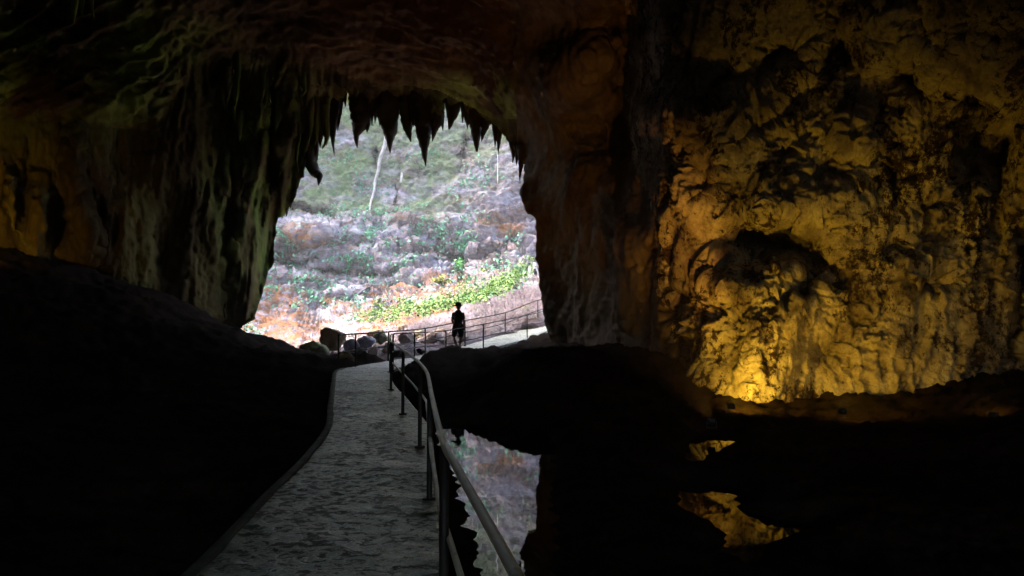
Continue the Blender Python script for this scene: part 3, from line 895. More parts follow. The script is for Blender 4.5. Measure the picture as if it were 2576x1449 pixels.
def shrub(name, X, Y, w, h, mat, label, n, size):
    p, nn = surf(X, Y)
    base = p + nn * 0.1
    t = empty(name, base); tag(t, label, "shrub")
    r2 = np.random.default_rng(int(X))
    d = p[1]
    W = w * d / F; H = h * d / F
    mb = MB()
    tips = []
    for k in range(9):
        tip = np.array([r2.uniform(-.5, .5) * W, r2.uniform(-.5, .3) * W * .7, H * r2.uniform(.55, 1.0)])
        pth = catmull([(0, 0, -.1), tip * .5 + r2.normal(size=3) * .06, tip], 5)
        mb.add(*tube(pth, np.linspace(.05, .015, len(pth)), 6)); tips.append(tip)
    mb.build("stem", M['stem'], t)
    c = []
    for k in range(n):
        q = tips[r2.integers(9)] * r2.uniform(.45, 1.05) + r2.normal(size=3) * np.array([W, W, H]) * .11
        c.append(q)
    c = np.array(c)
    v_, f_ = leaves(c, r2.normal(size=c.shape) * .5 + [0, -.6, .4], size, .6, r2)
    mesh_obj("foliage", v_, f_, mat, t, smooth=False)


M['stem'] = plain("stem_bark", (0.09, 0.07, 0.04), 0.9)
M['lush'] = leaf_mat("lush_leaf", (0.05, 0.2, 0.04), (0.1, 0.36, 0.08), (0.2, 0.5, 0.12))
shrub("shrub", 1163, 716, 26, 36, M['lush'], "vivid green upright bush on the dark ledge above the bank", 330, .28)
shrub("shrub", 1112, 735, 40, 24, M['yellow_leaf'], "low yellowish shrub to the left of the vivid green bush", 260, .26)
shrub("shrub", 1217, 700, 28, 20, M['yellow_leaf'], "small yellow tipped shrub to the right of the vivid green bush", 200, .24)
shrub("shrub", 870, 640, 30, 12, M['grass'], "pale green tuft of leaves on the middle ledge of the cliff", 200, .26)

# ------------------------------------------------------------------ boulders
def rock_stuff(name, c1, c2, c3, mossy=None):
    m, nt, b = new_mat(name)
    v = pos_vec(nt)
    c = ramp(nt, noise_fac(nt, v, 1.4, 7, 0.68, .4), [(0.3, c1), (0.5, c2), (0.7, c3)])
    if mossy:
        g = nd(nt, "ShaderNodeNewGeometry")
        sp = nd(nt, "ShaderNodeSeparateXYZ"); nt.links.new(g.outputs["Normal"], sp.inputs[0])
        f = mathn(nt, 'MULTIPLY', mathn(nt, 'ADD', sp.outputs[2], -.1, True), ramp(nt, noise_fac(nt, v, 2.0, 6, .7), [(.4, (0, 0, 0)), (.6, (1, 1, 1))]))
        c = mix(nt, f, c, mossy)
    c = mix(nt, .8, c, ramp(nt, noise_fac(nt, v, 7, 6, .7), [(.3, (.5, .5, .5)), (.7, (1.25, 1.25, 1.25))]), 'MULTIPLY')
    nt.links.new(c, b.inputs["Base Color"])
    b.inputs["Roughness"].default_value = 0.85
    bump(nt, b, noise_fac(nt, v, 9, 8, .72), .7, .05)
    return m


M['r_brown'] = rock_stuff("brown_boulder", (0.16, 0.10, 0.06), (0.3, 0.2, 0.12), (0.42, 0.3, 0.2), (0.12, 0.15, 0.05))
M['r_pink'] = rock_stuff("pinkish_boulder", (0.4, 0.29, 0.26), (0.6, 0.47, 0.43), (0.72, 0.62, 0.58))
M['r_blue'] = rock_stuff("bluish_boulder", (0.2, 0.2, 0.28), (0.45, 0.45, 0.55), (0.7, 0.7, 0.78))
M['r_moss'] = rock_stuff("mossy_boulder", (0.14, 0.15, 0.08), (0.25, 0.25, 0.14), (0.4, 0.36, 0.25), (0.2, 0.26, 0.06))
M['r_dark'] = rock_stuff("dark_boulder", (0.02, 0.015, 0.012), (0.04, 0.03, 0.025), (0.07, 0.055, 0.045))


def boulder_geo(seed, sub=4):
    bm = bmesh.new()
    bmesh.ops.create_icosphere(bm, subdivisions=sub, radius=1)
    dirs = np.array([v.co[:] for v in bm.verts]); fcs = [[v.index for v in f.verts] for f in bm.faces]
    bm.free()
    r2 = np.random.default_rng(seed)
    pn = r2.normal(size=(13, 3)); pn /= np.linalg.norm(pn, axis=1)[:, None]
    dist = r2.uniform(.72, 1.0, 13)
    dots = dirs @ pn.T
    rad = np.where(dots > .05, dist / np.maximum(dots, .05), 9).min(1)
    rad = np.minimum(rad, 1.25)
    rad *= 1 + .26 * fbm(dirs * 1.7 + seed, 4, .6) + .10 * ridged(dirs * 3.5 + seed, 3)
    return dirs * rad[:, None], fcs


def boulder(X0, X1, Yt, Yb, d, mat, label, seed, group=None, rot=0.0, name="boulder", deep=0.8, sub=4):
    c = at((X0 + X1) / 2, (Yt + Yb) / 2, d)
    w = (X1 - X0) / 2 * d / F; h = (Yb - Yt) / 2 * d / F
    v, f = boulder_geo(seed, sub)
    R = np.array(Matrix.Rotation(rot, 3, 'Y'))
    v = v @ R.T
    v = v / np.abs(v).max(0) * np.array([w, w * deep, h * 1.08])
    o = mesh_obj(name, v + c, f, M[mat], origin=c)
    tag(o, label, "rock", group)
    return o


boulder(800, 873, 820, 882, 31, 'r_brown', "big rounded brown boulder standing tallest left of the railing end", 1)
boulder(752, 832, 853, 902, 29, 'r_moss', "mossy boulder in front of the big rounded brown boulder", 2)
boulder(845, 897, 880, 930, 22.5, 'r_brown', "dark brown block behind the first two posts of the far railing", 3)
boulder(862, 905, 850, 890, 26, 'r_blue', "blue grey rock behind the left end of the far railing", 4)
boulder(895, 945, 846, 884, 28, 'r_blue', "blue grey jagged rock heap behind the second railing post", 5)
boulder(893, 925, 872, 905, 25, 'r_blue', "small blue grey rock low behind the second railing post", 6)
boulder(936, 976, 834, 872, 31, 'r_moss', "tilted mossy green slab behind the railing", 7, rot=-.5)
boulder(958, 1000, 858, 902, 27.5, 'r_pink', "pale pink block behind the rail corner", 8)
boulder(1000, 1048, 836, 878, 30.5, 'r_pink', "leaning pale pink slab behind the rail corner", 9, rot=.4)
boulder(1062, 1126, 832, 884, 32, 'r_pink', "largest pale pink slab left of the walker", 10, rot=.3)
boulder(1046, 1070, 876, 893, 27.3, 'r_dark', "small dark rock on the path edge under the far railing", 11)
boulder(985, 1018, 880, 904, 26, 'r_dark', "dark rock low behind the rail corner", 12)
boulder(925, 958, 868, 900, 26.5, 'r_pink', "pinkish rock between the second and third railing posts", 13)
boulder(905, 930, 890, 908, 24.5, 'r_pink', "flat pinkish stone near the path left of the rail corner", 14)
boulder(700, 752, 876, 910, 33, 'r_dark', "dark rock on the skyline left of the mossy boulder", 15)
boulder(1000, 1032, 815, 838, 44, 'r_brown', "brown rock half buried below the undergrowth", 16)
boulder(1145, 1180, 820, 860, 31.5, 'r_pink', "pale pink rock directly behind the walker", 18)
boulder(920, 968, 828, 850, 38, 'r_brown', "low brown rock behind the mossy green slab", 20)
r = np.random.default_rng(33)
k = 0
for i in range(80):
    X = r.uniform(740, 1160); Y = np.interp(X, [740, 840, 1000, 1160], [892, 886, 868, 838]) + r.uniform(-24, 18)
    p, nn = surf(X, Y)
    s = r.choice([5, 7, 8, 10, 14, 18])
    boulder(X - s, X + s, Y - s * .75, Y + s * .75, p[1] - .25, r.choice(['r_pink', 'r_pink', 'r_blue', 'r_brown']),
            "small loose stone in the rubble behind the far railing", 100 + i % 9, "loose stones in the rubble behind the railing", name="stone", sub=3)
for i, (X, Y, s) in enumerate([(1255, 770, 8), (1300, 745, 7), (1240, 812, 9), (1325, 770, 6), (1285, 800, 7), (1220, 835, 8), (1310, 715, 6), (1262, 830, 6)]):
    p, nn = surf(X, Y)
    boulder(X - s, X + s, Y - s * .7, Y + s * .7, p[1] - .1, 'r_brown' if i % 2 else 'r_pink', "stone bedded in the pale bank right of the walker", 60 + i, "stones bedded in the bank", name="stone", sub=3)

# ------------------------------------------------------------------ stalactites
zx = lambda x: 570.2 + .34716 * x
zy = lambda y: 100.6 + .34716 * y


def stalactite(pts, widths, d, label, seed, extra=(), group="stalactites fringing the cave mouth", mat='stal_rock', zoom=True):
    """pts: centre line from root to tip, widths across it, all in picture units of the close-up"""
    d = float(NEARER(d))
    cx = lambda p: (zx(p[0]), zy(p[1])) if zoom else p
    ws = .34716 if zoom else 1.0
    root = at(*cx(pts[0]), d)
    MBs = MB()
    extra = list(extra)
    if widths[0] > 60 and zoom:
        r3 = np.random.default_rng(seed * 7)
        for _ in range(5):
            o_ = r3.uniform(-.5, .5) * widths[0]
            k0 = pts[min(1, len(pts) - 1)]
            tipy = k0[1] + (pts[-1][1] - k0[1]) * r3.uniform(.12, .5)
            wv_ = widths[0] * r3.uniform(.16, .34)
            extra.append(([(pts[0][0] + o_, pts[0][1]), (k0[0] + o_ * .9, k0[1]), (k0[0] + o_ * .85 + r3.normal() * 6, tipy)], [wv_ * 1.4, wv_, 3]))
    for (pp, ww) in [(pts, widths)] + extra:
        q = np.array([at(*cx(p), d) for p in pp])
        wd = np.array(ww, float) * ws * d / F / 2 * 1.12
        n = 7
        Q = catmull(q, 12); Wd = np.interp(np.linspace(0, len(pp) - 1, len(Q)), np.arange(len(pp)), wd)
        Wd = Wd * (1 + .22 * fbm(np.stack([np.arange(len(Q)) * .55, 0 * Wd + seed * 3.1, 0 * Wd + 1], -1), 3)); Wd[-1] = min(Wd[-1], .03)
        v, f = tube(Q, Wd, 16, (1, 1))
        # flutes down the sides
        cl_ = np.repeat(Q, 16, 0); rad = v - cl_
        v = cl_ + rad * (1 + .22 * ridged(v * np.array([2.2, 2.2, .6]) + seed, 3) + .2 * fbm(v * 3 + seed, 3))[:, None] + (rad * 0 + .05 * np.stack([fbm(v * .9 + seed, 2), 0 * v[:, 0], 0 * v[:, 0]], -1))
        MBs.add(v, f)
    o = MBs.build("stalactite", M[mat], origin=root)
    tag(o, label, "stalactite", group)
    return o


S = stalactite
S([(970, 330), (972, 470), (965, 600), (940, 690), (948, 782)], [150, 135, 105, 36, 4], 56.5, "broad stalactite with a thin bent tip, leftmost of the big dark ones", 1, [([(1010, 450), (1018, 590), (1015, 668)], [60, 44, 6])])
S([(1170, 330), (1172, 500), (1182, 640), (1185, 818)], [170, 140, 92, 6], 56, "thick stalactite pointing at the pale root on the cliff", 2)
S([(1300, 330), (1300, 500), (1312, 640), (1334, 737)], [110, 88, 56, 6], 55.5, "slender stalactite leaning right, between the two longest ones", 3)
S([(1420, 330), (1425, 540), (1430, 720), (1440, 915)], [170, 130, 76, 4], 54.5, "longest stalactite, hanging in the middle of the mouth", 4)
S([(1535, 400), (1528, 560), (1508, 650), (1490, 734)], [90, 70, 40, 4], 54, "stalactite leaning left just right of the longest one", 5)
S([(1665, 360), (1650, 480), (1630, 560), (1610, 648)], [120, 84, 54, 8], 53, "stout stalactite slanting left under the ceiling slope", 6)
S([(1800, 440), (1802, 580), (1808, 700), (1814, 810)], [130, 88, 52, 12], 51.5, "blunt knobbly stalactite right of the slanting one", 7)
S([(1885, 470), (1880, 590), (1862, 670), (1851, 736)], [100, 62, 30, 4], 51, "short pointed stalactite right of the blunt knobbly one", 8)
S([(1955, 540), (1968, 660), (1972, 740), (1966, 830)], [80, 46, 26, 3], 50, "forked thin stalactite beside the hanging rope", 9, [([(1945, 600), (1946, 700), (1943, 785)], [36, 22, 3])])
S([(1720, 430), (1712, 520), (1708, 602)], [34, 22, 3], 52.5, "thin small stalactite left of the blunt knobbly one", 10)
S([(1745, 470), (1738, 560), (1745, 648)], [34, 24, 3], 52, "second thin small stalactite left of the blunt knobbly one", 11)
S([(770, 430), (768, 560), (768, 680), (780, 838)], [80, 60, 34, 3], 56, "long thin stalactite with a kinked tip near the left wall", 12)
S([(705, 450), (712, 580), (718, 680), (727, 768)], [70, 48, 26, 3], 56, "thin stalactite next to the long kinked one by the left wall", 13)
S([(655, 470), (665, 620), (680, 700), (678, 782)], [80, 56, 30, 3], 55.5, "stubby stalactite above the big bent one on the left", 14)
S([(810, 400), (812, 540), (806, 662)], [60, 34, 3], 56.5, "short stalactite between the left wall ones and the gap", 15)
S([(850, 330), (856, 420), (862, 485)], [40, 24, 3], 57, "tiny stalactite at the top left corner of the mouth", 16)
S([(585, 690), (600, 830), (632, 950), (668, 985), (668, 1058)], [110, 78, 60, 44, 3], 55, "big bent stalactite sticking out from the left wall", 17)
S([(2070, 740), (2078, 820), (2072, 892)], [40, 26, 3], 44, "left one of the three thin stalactites at the right edge", 18)
S([(2100, 760), (2104, 840), (2098, 908)], [40, 26, 3], 43.5, "middle one of the three thin stalactites at the right edge", 19)
S([(2130, 760), (2136, 880), (2124, 1024)], [56, 34, 3], 43, "long one of the three thin stalactites at the right edge", 20)
S([(1060, 400), (1055, 520), (1056, 622)], [40, 24, 3], 56, "small stalactite behind the gap right of the broad one", 21)
S([(1080, 420), (1078, 520), (1075, 604)], [36, 24, 3], 56.4, "second small stalactite behind the gap right of the broad one", 22)
S([(1105, 460), (1108, 560), (1110, 628)], [40, 22, 3], 56.2, "small stalactite tucked against the thick one", 23)
S([(1352, 420), (1350, 540), (1352, 628)], [40, 26, 3], 55, "small pale stalactite tucked against the longest one", 24)
S([(1550, 480), (1560, 580), (1568, 662)], [50, 26, 3], 54, "small stalactite beside the one leaning left", 25)
S([(1582, 370), (1582, 420), (1575, 464)], [30, 20, 3], 53.5, "tiny stalactite in the high notch of the ceiling", 26)
S([(1600, 370), (1598, 430), (1597, 488)], [30, 20, 3], 53.2, "second tiny stalactite in the high notch of the ceiling", 27)
S([(395, 1190), (400, 1250), (404, 1292)], [40, 26, 3], 57, "little stalactite under the curtain foot on the left", 28)
S([(430, 1170), (434, 1230), (432, 1282)], [40, 24, 3], 57, "second little stalactite under the curtain foot on the left", 29)
S([(462, 1130), (464, 1180), (462, 1222)], [30, 20, 3], 57, "third little stalactite under the curtain foot on the left", 30)
S([(186, -60), (186, 10), (184, 62)], [26, 14, 2], 22, "black stalactite hanging at the top left corner of the cave", 31, group="stalactites in the top left corner", zoom=False, mat='ceil_rock')
S([(206, -60), (206, 0), (206, 38)], [22, 12, 2], 22, "short black stalactite between two others at the top left", 32, group="stalactites in the top left corner", zoom=False, mat='ceil_rock')
S([(226, -60), (228, 0), (236, 50)], [26, 14, 2], 22, "slanting black stalactite at the top left corner", 33, group="stalactites in the top left corner", zoom=False, mat='ceil_rock')
r = np.random.default_rng(77)
for i in range(26):
    X = r.uniform(560, 860); lim = np.interp(X, [560, 700, 760, 860], [330, 400, 400, 250])
    Y = r.uniform(170, lim); L = r.uniform(30, 85); w_ = r.uniform(7, 16)
    dd_ = float(np.exp(shell_rbf(np.array([X, Y]) / 100)))
    S([(X, Y - 40), (X + r.normal() * 2, Y), (X + r.normal() * 4, Y + L * .6), (X + r.normal() * 6, Y + L)], [w_ * 1.5, w_ * 1.2, w_ * .6, 1], 25 + (dd_ - .75 - 25) / .36,
      "thin mossy drip stalactite on the draped wall left of the mouth", 40 + i, group="drip stalactites on the draped left wall", zoom=False, mat='left_rock')
for o in bpy.data.objects:
    if o.name.startswith("stalactite"):
        add_attr(o, "moss", np.ones(len(o.data.vertices)))

# ------------------------------------------------------------------ rope, roots
M['rope'] = plain("pale_rope", (0.7, 0.68, 0.6), 0.8)
M['root'] = plain("pale_root", (0.36, 0.33, 0.32), 0.85, var=.4, vs=2)
rp = [at(1252, 330, 62), at(1252, 400, 62), at(1252, 461, 62)]
v, f = tube(catmull(rp, 6), 0.026, 8)
o = mesh_obj("hanging_root", v, f, M['rope'], origin=rp[-1])  # the rope that dangles at the right of the mouth
tag(o, "thin pale hanging root dangling straight down at the right of the mouth", "root")


def cliff_root(pts, w0, w1, label):
    q = []
    for X, Y in pts:
        p, nn = surf(X, Y); q.append(at(X, Y, min(p[1], 84) - .5))
    q = np.array(q)
    q[:, 1] = np.minimum.accumulate(q[:, 1][::-1])[::-1] if False else q[:, 1]
    Q = catmull(q, 8)
    v, f = tube(Q, np.linspace(w0, w1, len(Q)), 8)
    o = mesh_obj("tree_root", v, f, M['root'], origin=q[-1])
    tag(o, label, "root")


cliff_root([(972, 345), (966, 372), (956, 400), (952, 428), (944, 455), (941, 482), (933, 508), (930, 528), (923, 550)], .24, .09, "long pale slanting tree root running down the upper cliff")
cliff_root([(1012, 435), (1008, 460), (1003, 490), (1000, 520), (1004, 545)], .14, .08, "thin forked pale root right of the long slanting one")

# ------------------------------------------------------------------ railings
m, nt, b = new_mat("worn_rail_paint")
v = pos_vec(nt)
c = ramp(nt, noise_fac(nt, v, 6, 6, .65), [(.3, (.62, .6, .46)), (.5, (.8, .78, .63)), (.72, (.86, .85, .74))])
c = mix(nt, mathn(nt, 'MULTIPLY', ramp(nt, noise_fac(nt, v, 3.5, 6, .7), [(.56, (0, 0, 0)), (.66, (1, 1, 1))]), .7), c, (.16, .09, .045))
nt.links.new(c, b.inputs["Base Color"])
b.inputs["Roughness"].default_value = .38
b.inputs["Metallic"].default_value = 0.0
bump(nt, b, noise_fac(nt, v, 40, 4, .6), .15, .003)
M['rail'] = m
M['post'] = plain("dark_post_paint", (0.018, 0.015, 0.012), 0.6, var=.4)  # post paint; on the far rails it puts their backlit shade into the colour

RAILH = 0.95
TOPX = [(1300, 1449, 1.915), (1268, 1390, 2.1), (1236, 1332, 2.31), (1200, 1268, 2.6), (1168, 1211, 2.93), (1140, 1160, 3.31), (1118, 1121, 3.67), (1100, 1058, 4.46), (1085, 990, 5.8), (1075, 940, 7.45), (1060, 918, 8.5), (1040, 900, 9.6),
        (1000, 871, 12.4), (985, 860, 14.2), (980, 851, 16.2), (982, 844, 18.2), (989, 840, 19.4)]
topn = [(0.55, -1.2, 0.1 + RAILH - .04), (0.28, 0.6, zp(.6) + RAILH)] + [tuple(at(*p)) for p in TOPX]
FP = [(1016, 838, 21.2), (1043, 837, 23.2), (1122, 832, 25.8), (1216, 815.6, 27.4), (1326, 792.7, 30.6), (1420, 770, 33), (1520, 745, 36)]
topf = [tuple(at(*p)) for p in FP]
T_near = catmull(topn, 12)
T_far = catmull([topn[-1]] + topf, 8)
MIDX = [(1159, 1449, 3.15), (1124, 1335, 3.8), (1111, 1302, 4.05), (1090, 1170, 5.3), (1082, 1110, 6.2), (1074, 1022, 8.3), (1070, 1006, 8.9), (1040, 968, 10.6), (1012, 938, 12.4), (995, 921, 13.8), (983, 908, 15.4), (980, 898, 16.6), (983, 889, 18.2), (989, 884, 19.4)]
midn = [(0.5, -1.2, .1 + .5), (0.27, 0.6, zp(.6) + .5), (0.0, 2.0, zp(2) + .5)] + [tuple(at(*p)) for p in MIDX]
dropf = [.46, .46, .46, .46, .46, .46, .46]
midf = [(p[0], p[1], p[2] - .46) for p in topf]
M_near = catmull(midn, 12)
M_far = catmull([midn[-1]] + midf, 8)


def railing(name, label, tops, mids, posts, rtop, rmid, base, mrails):
    t = empty(name, base); tag(t, label, "railing")
    bo = np.array(base)
    for nm, pth, rr, mm_ in [("top_rail", q, rtop, a) for q, a in zip(tops, mrails)] + [("middle_rail", q, rmid, a) for q, a in zip(mids, mrails)]:
        v, f = tube(pth - bo, rr, 12)
        mesh_obj(nm, v, f, mm_, t)
    for (px, py, z0, z1) in posts:
        mb = MB()
        mb.add(*tube([(px, py, z0 - .05), (px, py, z0 + .02), (px, py, (z0 + z1) / 2), (px, py, z1)], .024, 10))
        mb.add(*tube([(px, py, z0 - .02), (px, py, z0 + .012)], .06, 12))
        mb.v = [a - bo for a in mb.v]
        mb.build("post", M['post'], t)
    return t


def path_z(x, y):
    k = np.argmin(np.hypot(CENT[:, 0] - x, CENT[:, 1] - y)); return CENT[k, 2]


def on_line(L, y, i0=0):
    k = i0 + np.argmin(np.abs(L[i0:, 1] - y)); return L[k]


posts = []
for y in (0.9, 3.67, 6.4, 8.64, 11.2, 14.4, 18.0):
    p = on_line(T_near, y); posts.append((p[0], p[1], zp(p[1]), p[2]))
for X, Y, d in [(989, 840, 19.4)] + FP[1:6]:
    p = at(X, Y, d); posts.append((p[0], p[1], p[2] - RAILH, p[2]))
railing("handrail", "pale worn handrail curving along the right of the path and on up the ramp", [T_near, T_far], [M_near, M_far], posts, .018, .0155, (-3.1, 19.4, .6), (M['rail'], M['post']))  # beyond the corner the pale rail turns dark to paint in backlighting
BP = [(852, 842.3, 19.5), (895, 839.8, 21.1), (977, 834.7, 24.3), (1070, 825.8, 27.4), (1170, 806.7, 29.1), (1271, 786.3, 32.5), (1353, 755.7, 34), (1450, 735, 37)]
bt = np.array([at(*p) for p in BP])
T_back = catmull(bt, 8)
bm_ = bt.copy(); bm_[:, 2] -= .46
M_back = catmull(bm_, 8)
railing("back_railing", "dark pipe railing on the outer side of the far path, behind the walker", [T_back], [M_back], [(p[0], p[1], p[2] - RAILH, p[2]) for p in bt], .022, .02, tuple(bt[0] - (0, 0, RAILH)), (M['post'],))


# ------------------------------------------------------------------ people
def remesh(name, mb, mat, parent, voxel=.014, smooth_it=4):
    me = bpy.data.meshes.new("tmp")
    me.from_pydata(np.concatenate(mb.v).tolist(), [], mb.f)
    o = bpy.data.objects.new("tmp", me); COL.objects.link(o)
    rm = o.modifiers.new("r", 'REMESH'); rm.mode = 'VOXEL'; rm.voxel_size = voxel
    sm = o.modifiers.new("s", 'SMOOTH'); sm.iterations = smooth_it; sm.factor = .5
    dg = bpy.context.evaluated_depsgraph_get()
    me2 = bpy.data.meshes.new_from_object(o.evaluated_get(dg))
    bpy.data.objects.remove(o); bpy.data.meshes.remove(me)
    me2.name = name
    me2.materials.clear(); me2.materials.append(mat)
    me2.polygons.foreach_set("use_smooth", np.ones(len(me2.polygons), bool))
    r_ = bpy.data.objects.new(name, me2); COL.objects.link(r_); r_.parent = parent
    return r_


def ell(mb, c, s, seg=14):
    bm = bmesh.new(); bmesh.ops.create_uvsphere(bm, u_segments=seg, v_segments=seg, radius=1)
    mb.add(np.array([v.co[:] for v in bm.verts]) * np.array(s) + np.array(c), [[v.index for v in f.verts] for f in bm.faces]); bm.free()


def limb(mb, pts, rads):
    Q = catmull(pts, 5); R_ = np.interp(np.linspace(0, len(pts) - 1, len(Q)), np.arange(len(pts)), rads)
    mb.add(*tube(Q, R_, 12)); ell(mb, pts[0], [rads[0]] * 3, 10); ell(mb, pts[-1], [rads[-1]] * 3, 10)


def hand(mb, wrist, direction, side, sc=1.0):
    d = np.array(direction, float); d /= np.linalg.norm(d)
    a = np.array(side, float); a -= d * (a @ d); a /= np.linalg.norm(a)
    nrm = np.cross(d, a)
    limb(mb, [wrist, wrist + d * .05 * sc, wrist + d * .09 * sc], [.026, .032, .03])
    for k, (o_, L) in enumerate(((-.027, .066), (-.009, .078), (.009, .073), (.026, .056))):
        s0 = wrist + d * .09 * sc + a * o_
        limb(mb, [s0, s0 + d * L * .5 + nrm * .006, s0 + d * L * .95 + nrm * .026], [.0105, .0095, .008])
    s0 = wrist + d * .03 - a * .026
    limb(mb, [s0, s0 + d * .03 - a * .026, s0 + d * .062 - a * .03 + nrm * .012], [.012, .011, .009])


M['skin'] = plain("skin", (0.32, 0.19, 0.13), .6, var=.08)
M['skin_d'] = plain("tanned_skin", (0.2, 0.12, 0.08), .6, var=.08)
M['shirt_d'] = plain("dark_shirt", (0.035, 0.03, 0.03), .9)
M['shorts_d'] = plain("dark_shorts", (0.02, 0.02, 0.022), .9)
M['hat_d'] = plain("dark_hat", (0.03, 0.027, 0.025), .9)
M['shirt_w'] = plain("white_shirt", (0.75, 0.74, 0.76), .9, var=.08)
M['hair'] = plain("dark_hair", (0.03, 0.02, 0.015), .7)
M['shoe'] = plain("dark_shoe", (0.03, 0.028, 0.026), .8)
M['tripod'] = plain("pale_metal_leg", (0.55, 0.55, 0.58), .4, metal=.6)


def person(loc, rz, skin, legs, arms, label, scale=1.0):
    """x to the figure's left, -y the way it faces"""
    t = empty("person", loc, rz); t.scale = (scale,) * 3
    tag(t, label, "person")
    A = lambda *p: np.array(p, float)
    b_ = MB()
    limb(b_, [A(0, 0, .93), A(0, .01, 1.08), A(0, .015, 1.25), A(0, .01, 1.38)], [.135, .135, .15, .12])
    ell(b_, (0, .01, .94), (.165, .115, .11)); ell(b_, (0, .01, 1.30), (.185, .115, .15))
    limb(b_, [A(0, .01, 1.40), A(0, -.005, 1.52)], [.062, .056])
    ell(b_, (0, -.015, 1.625), (.077, .096, .118)); ell(b_, (0, -.045, 1.575), (.058, .062, .062))
    ell(b_, (0, -.113, 1.612), (.014, .02, .022)); ell(b_, (0, -.098, 1.572), (.026, .012, .010))
    for s in (-1, 1):
        ell(b_, (s * .032, -.098, 1.645), (.014, .009, .009)); ell(b_, (s * .078, 0, 1.622), (.011, .022, .032))
    for s, L in zip((1, -1), legs):
        hip = A(s * .092, 0, .92)
        limb(b_, [hip, (hip + L[0]) / 2 + A(s * .01, 0, 0), L[0]], [.095, .082, .058])
        limb(b_, [L[0], L[0] * .6 + L[1] * .4 + A(0, .02, 0), L[1]], [.058, .056, .038])
    for s, Rm in zip((1, -1), arms):
        sh = A(s * .17, .01, 1.365)
        limb(b_, [sh, (sh + Rm[0]) / 2, Rm[0]], [.058, .048, .042])
        limb(b_, [Rm[0], (Rm[0] + Rm[1]) / 2, Rm[1]], [.042, .038, .028])
        hand(b_, Rm[1], Rm[1] - Rm[0], A(0, -1, 0) if s > 0 else A(0, -1, .01))
    remesh("body", b_, skin, t, .011, 3)
    for L in legs:
        sh_ = MB()
        limb(sh_, [L[1] + A(0, .03, -.045), L[1] + A(0, -.06, -.055), L[1] + A(0, -.15, -.065)], [.046, .045, .036])
        remesh("shoe", sh_, M['shoe'], t, .014, 2)
    return t


def cloth_torso(t, mat, arms, low=.9):
    A = lambda *p: np.array(p, float)
    c = MB()
    limb(c, [A(0, 0, low), A(0, .01, 1.08), A(0, .015, 1.25), A(0, .01, 1.40)], [.165, .155, .165, .13])
    ell(c, (0, .01, 1.31), (.205, .13, .155)); ell(c, (0, .01, low + .02), (.19, .135, .08))
    for s, Rm in zip((1, -1), arms):
        sh = A(s * .165, .01, 1.365)
        limb(c, [sh, sh * .35 + Rm[0] * .65], [.066, .06])
    return remesh("shirt", c, mat, t, .014, 3)


def cloth_shorts(t, mat, legs):
    A = lambda *p: np.array(p, float)
    c = MB()
    ell(c, (0, .01, .92), (.185, .135, .12))
    for s, L in zip((1, -1), legs):
        hip = A(s * .092, 0, .92)
        limb(c, [hip, hip * .2 + L[0] * .8], [.118, .098])
    return remesh("shorts", c, mat, t, .014, 3)


A = lambda *p: np.array(p, float)
legs = [(A(.19, -.10, .50), A(.0, .10, .11)), (A(-.12, .03, .49), A(-.05, .04, .075))]
arms = [(A(.205, .05, 1.12), A(.165, -.10, .93)), (A(-.215, .05, 1.11), A(-.225, .0, .87))]
wl = at(1153, 800, 27.6); wl[2] = path_z(wl[0], wl[1]) + .02
# walks up the ramp away from us, so his back is turned to the camera
walker = person(tuple(wl), math.radians(168), M['skin_d'], [legs[1], legs[0]] if False else legs, arms, "walker in hat and dark shorts silhouetted on the far path between the railings", .975)
walker.scale = (1.06, 1.0, .985)
cloth_torso(walker, M['shirt_d'], arms); cloth_shorts(walker, M['shorts_d'], legs)
hb = MB(); ell(hb, (0, 0, 1.755), (.098, .11, .07)); hb.add(*tube([(.045, -.02, 1.655), (.045, -.02, 1.69)], .18, 24)); hb.add(*tube([(0, 0, 1.67), (0, 0, 1.775)], [.108, .096], 20))
remesh("hat", hb, M['hat_d'], walker, .012, 1)

legs2 = [(A(.11, -.05, .5), A(.11, .0, .085)), (A(-.11, -.03, .5), A(-.12, .03, .085))]
arms2 = [(A(.24, -.05, 1.12), A(.16, -.25, 1.2)), (A(-.24, -.05, 1.12), A(-.16, -.26, 1.22))]
sp, _ = surf(1345, 706)
sp = at(1346, 706, sp[1] - .6)
vis = person(tuple(sp), math.radians(70), M['skin'], legs2, arms2, "visitor in white top and hat high on the bank, half hidden by the pillar", 1.0)
cloth_torso(vis, M['shirt_w'], arms2); cloth_shorts(vis, M['shorts_d'], legs2)
hb = MB(); ell(hb, (0, 0, 1.69), (.094, .108, .075)); hb.add(*tube([(0, -.01, 1.665), (0, -.01, 1.68)], .16, 24))
remesh("hat", hb, M['hat_d'], vis, .011, 2)
tp = empty("tripod", tuple(sp + np.array([-.45, -.1, -.05]))); tag(tp, "pale tripod standing in front of the visitor in white", "tripod")
for k in range(3):
    a = k * 2.1 + .4
    v, f = tube([(0.32 * math.cos(a), .32 * math.sin(a), 0), (0.02 * math.cos(a), .02 * math.sin(a), 1.25)], .022, 8)
    mesh_obj("leg", v, f, M['tripod'], tp)
mb = MB(); mb.add(*tube([(0, 0, 1.2), (0, 0, 1.4)], .03, 10)); mb.box((0, 0, 1.45), (.2, .1, .1))
mb.build("head", M['post'], tp)

# ------------------------------------------------------------------ floodlights at the foot of the lit wall
M['lamp_case'] = plain("lamp_housing", (0.05, 0.05, 0.05), .5, metal=.3)
m, nt, b = new_mat("lit_lamp_glass")
b.inputs["Base Color"].default_value = (.8, .6, .2, 1)
b.inputs["Emission Color"].default_value = (1, .55, .12, 1)
b.inputs["Emission Strength"].default_value = 3
M['lamp_glass'] = m
LCOL = (1.0, 0.59, 0.045)


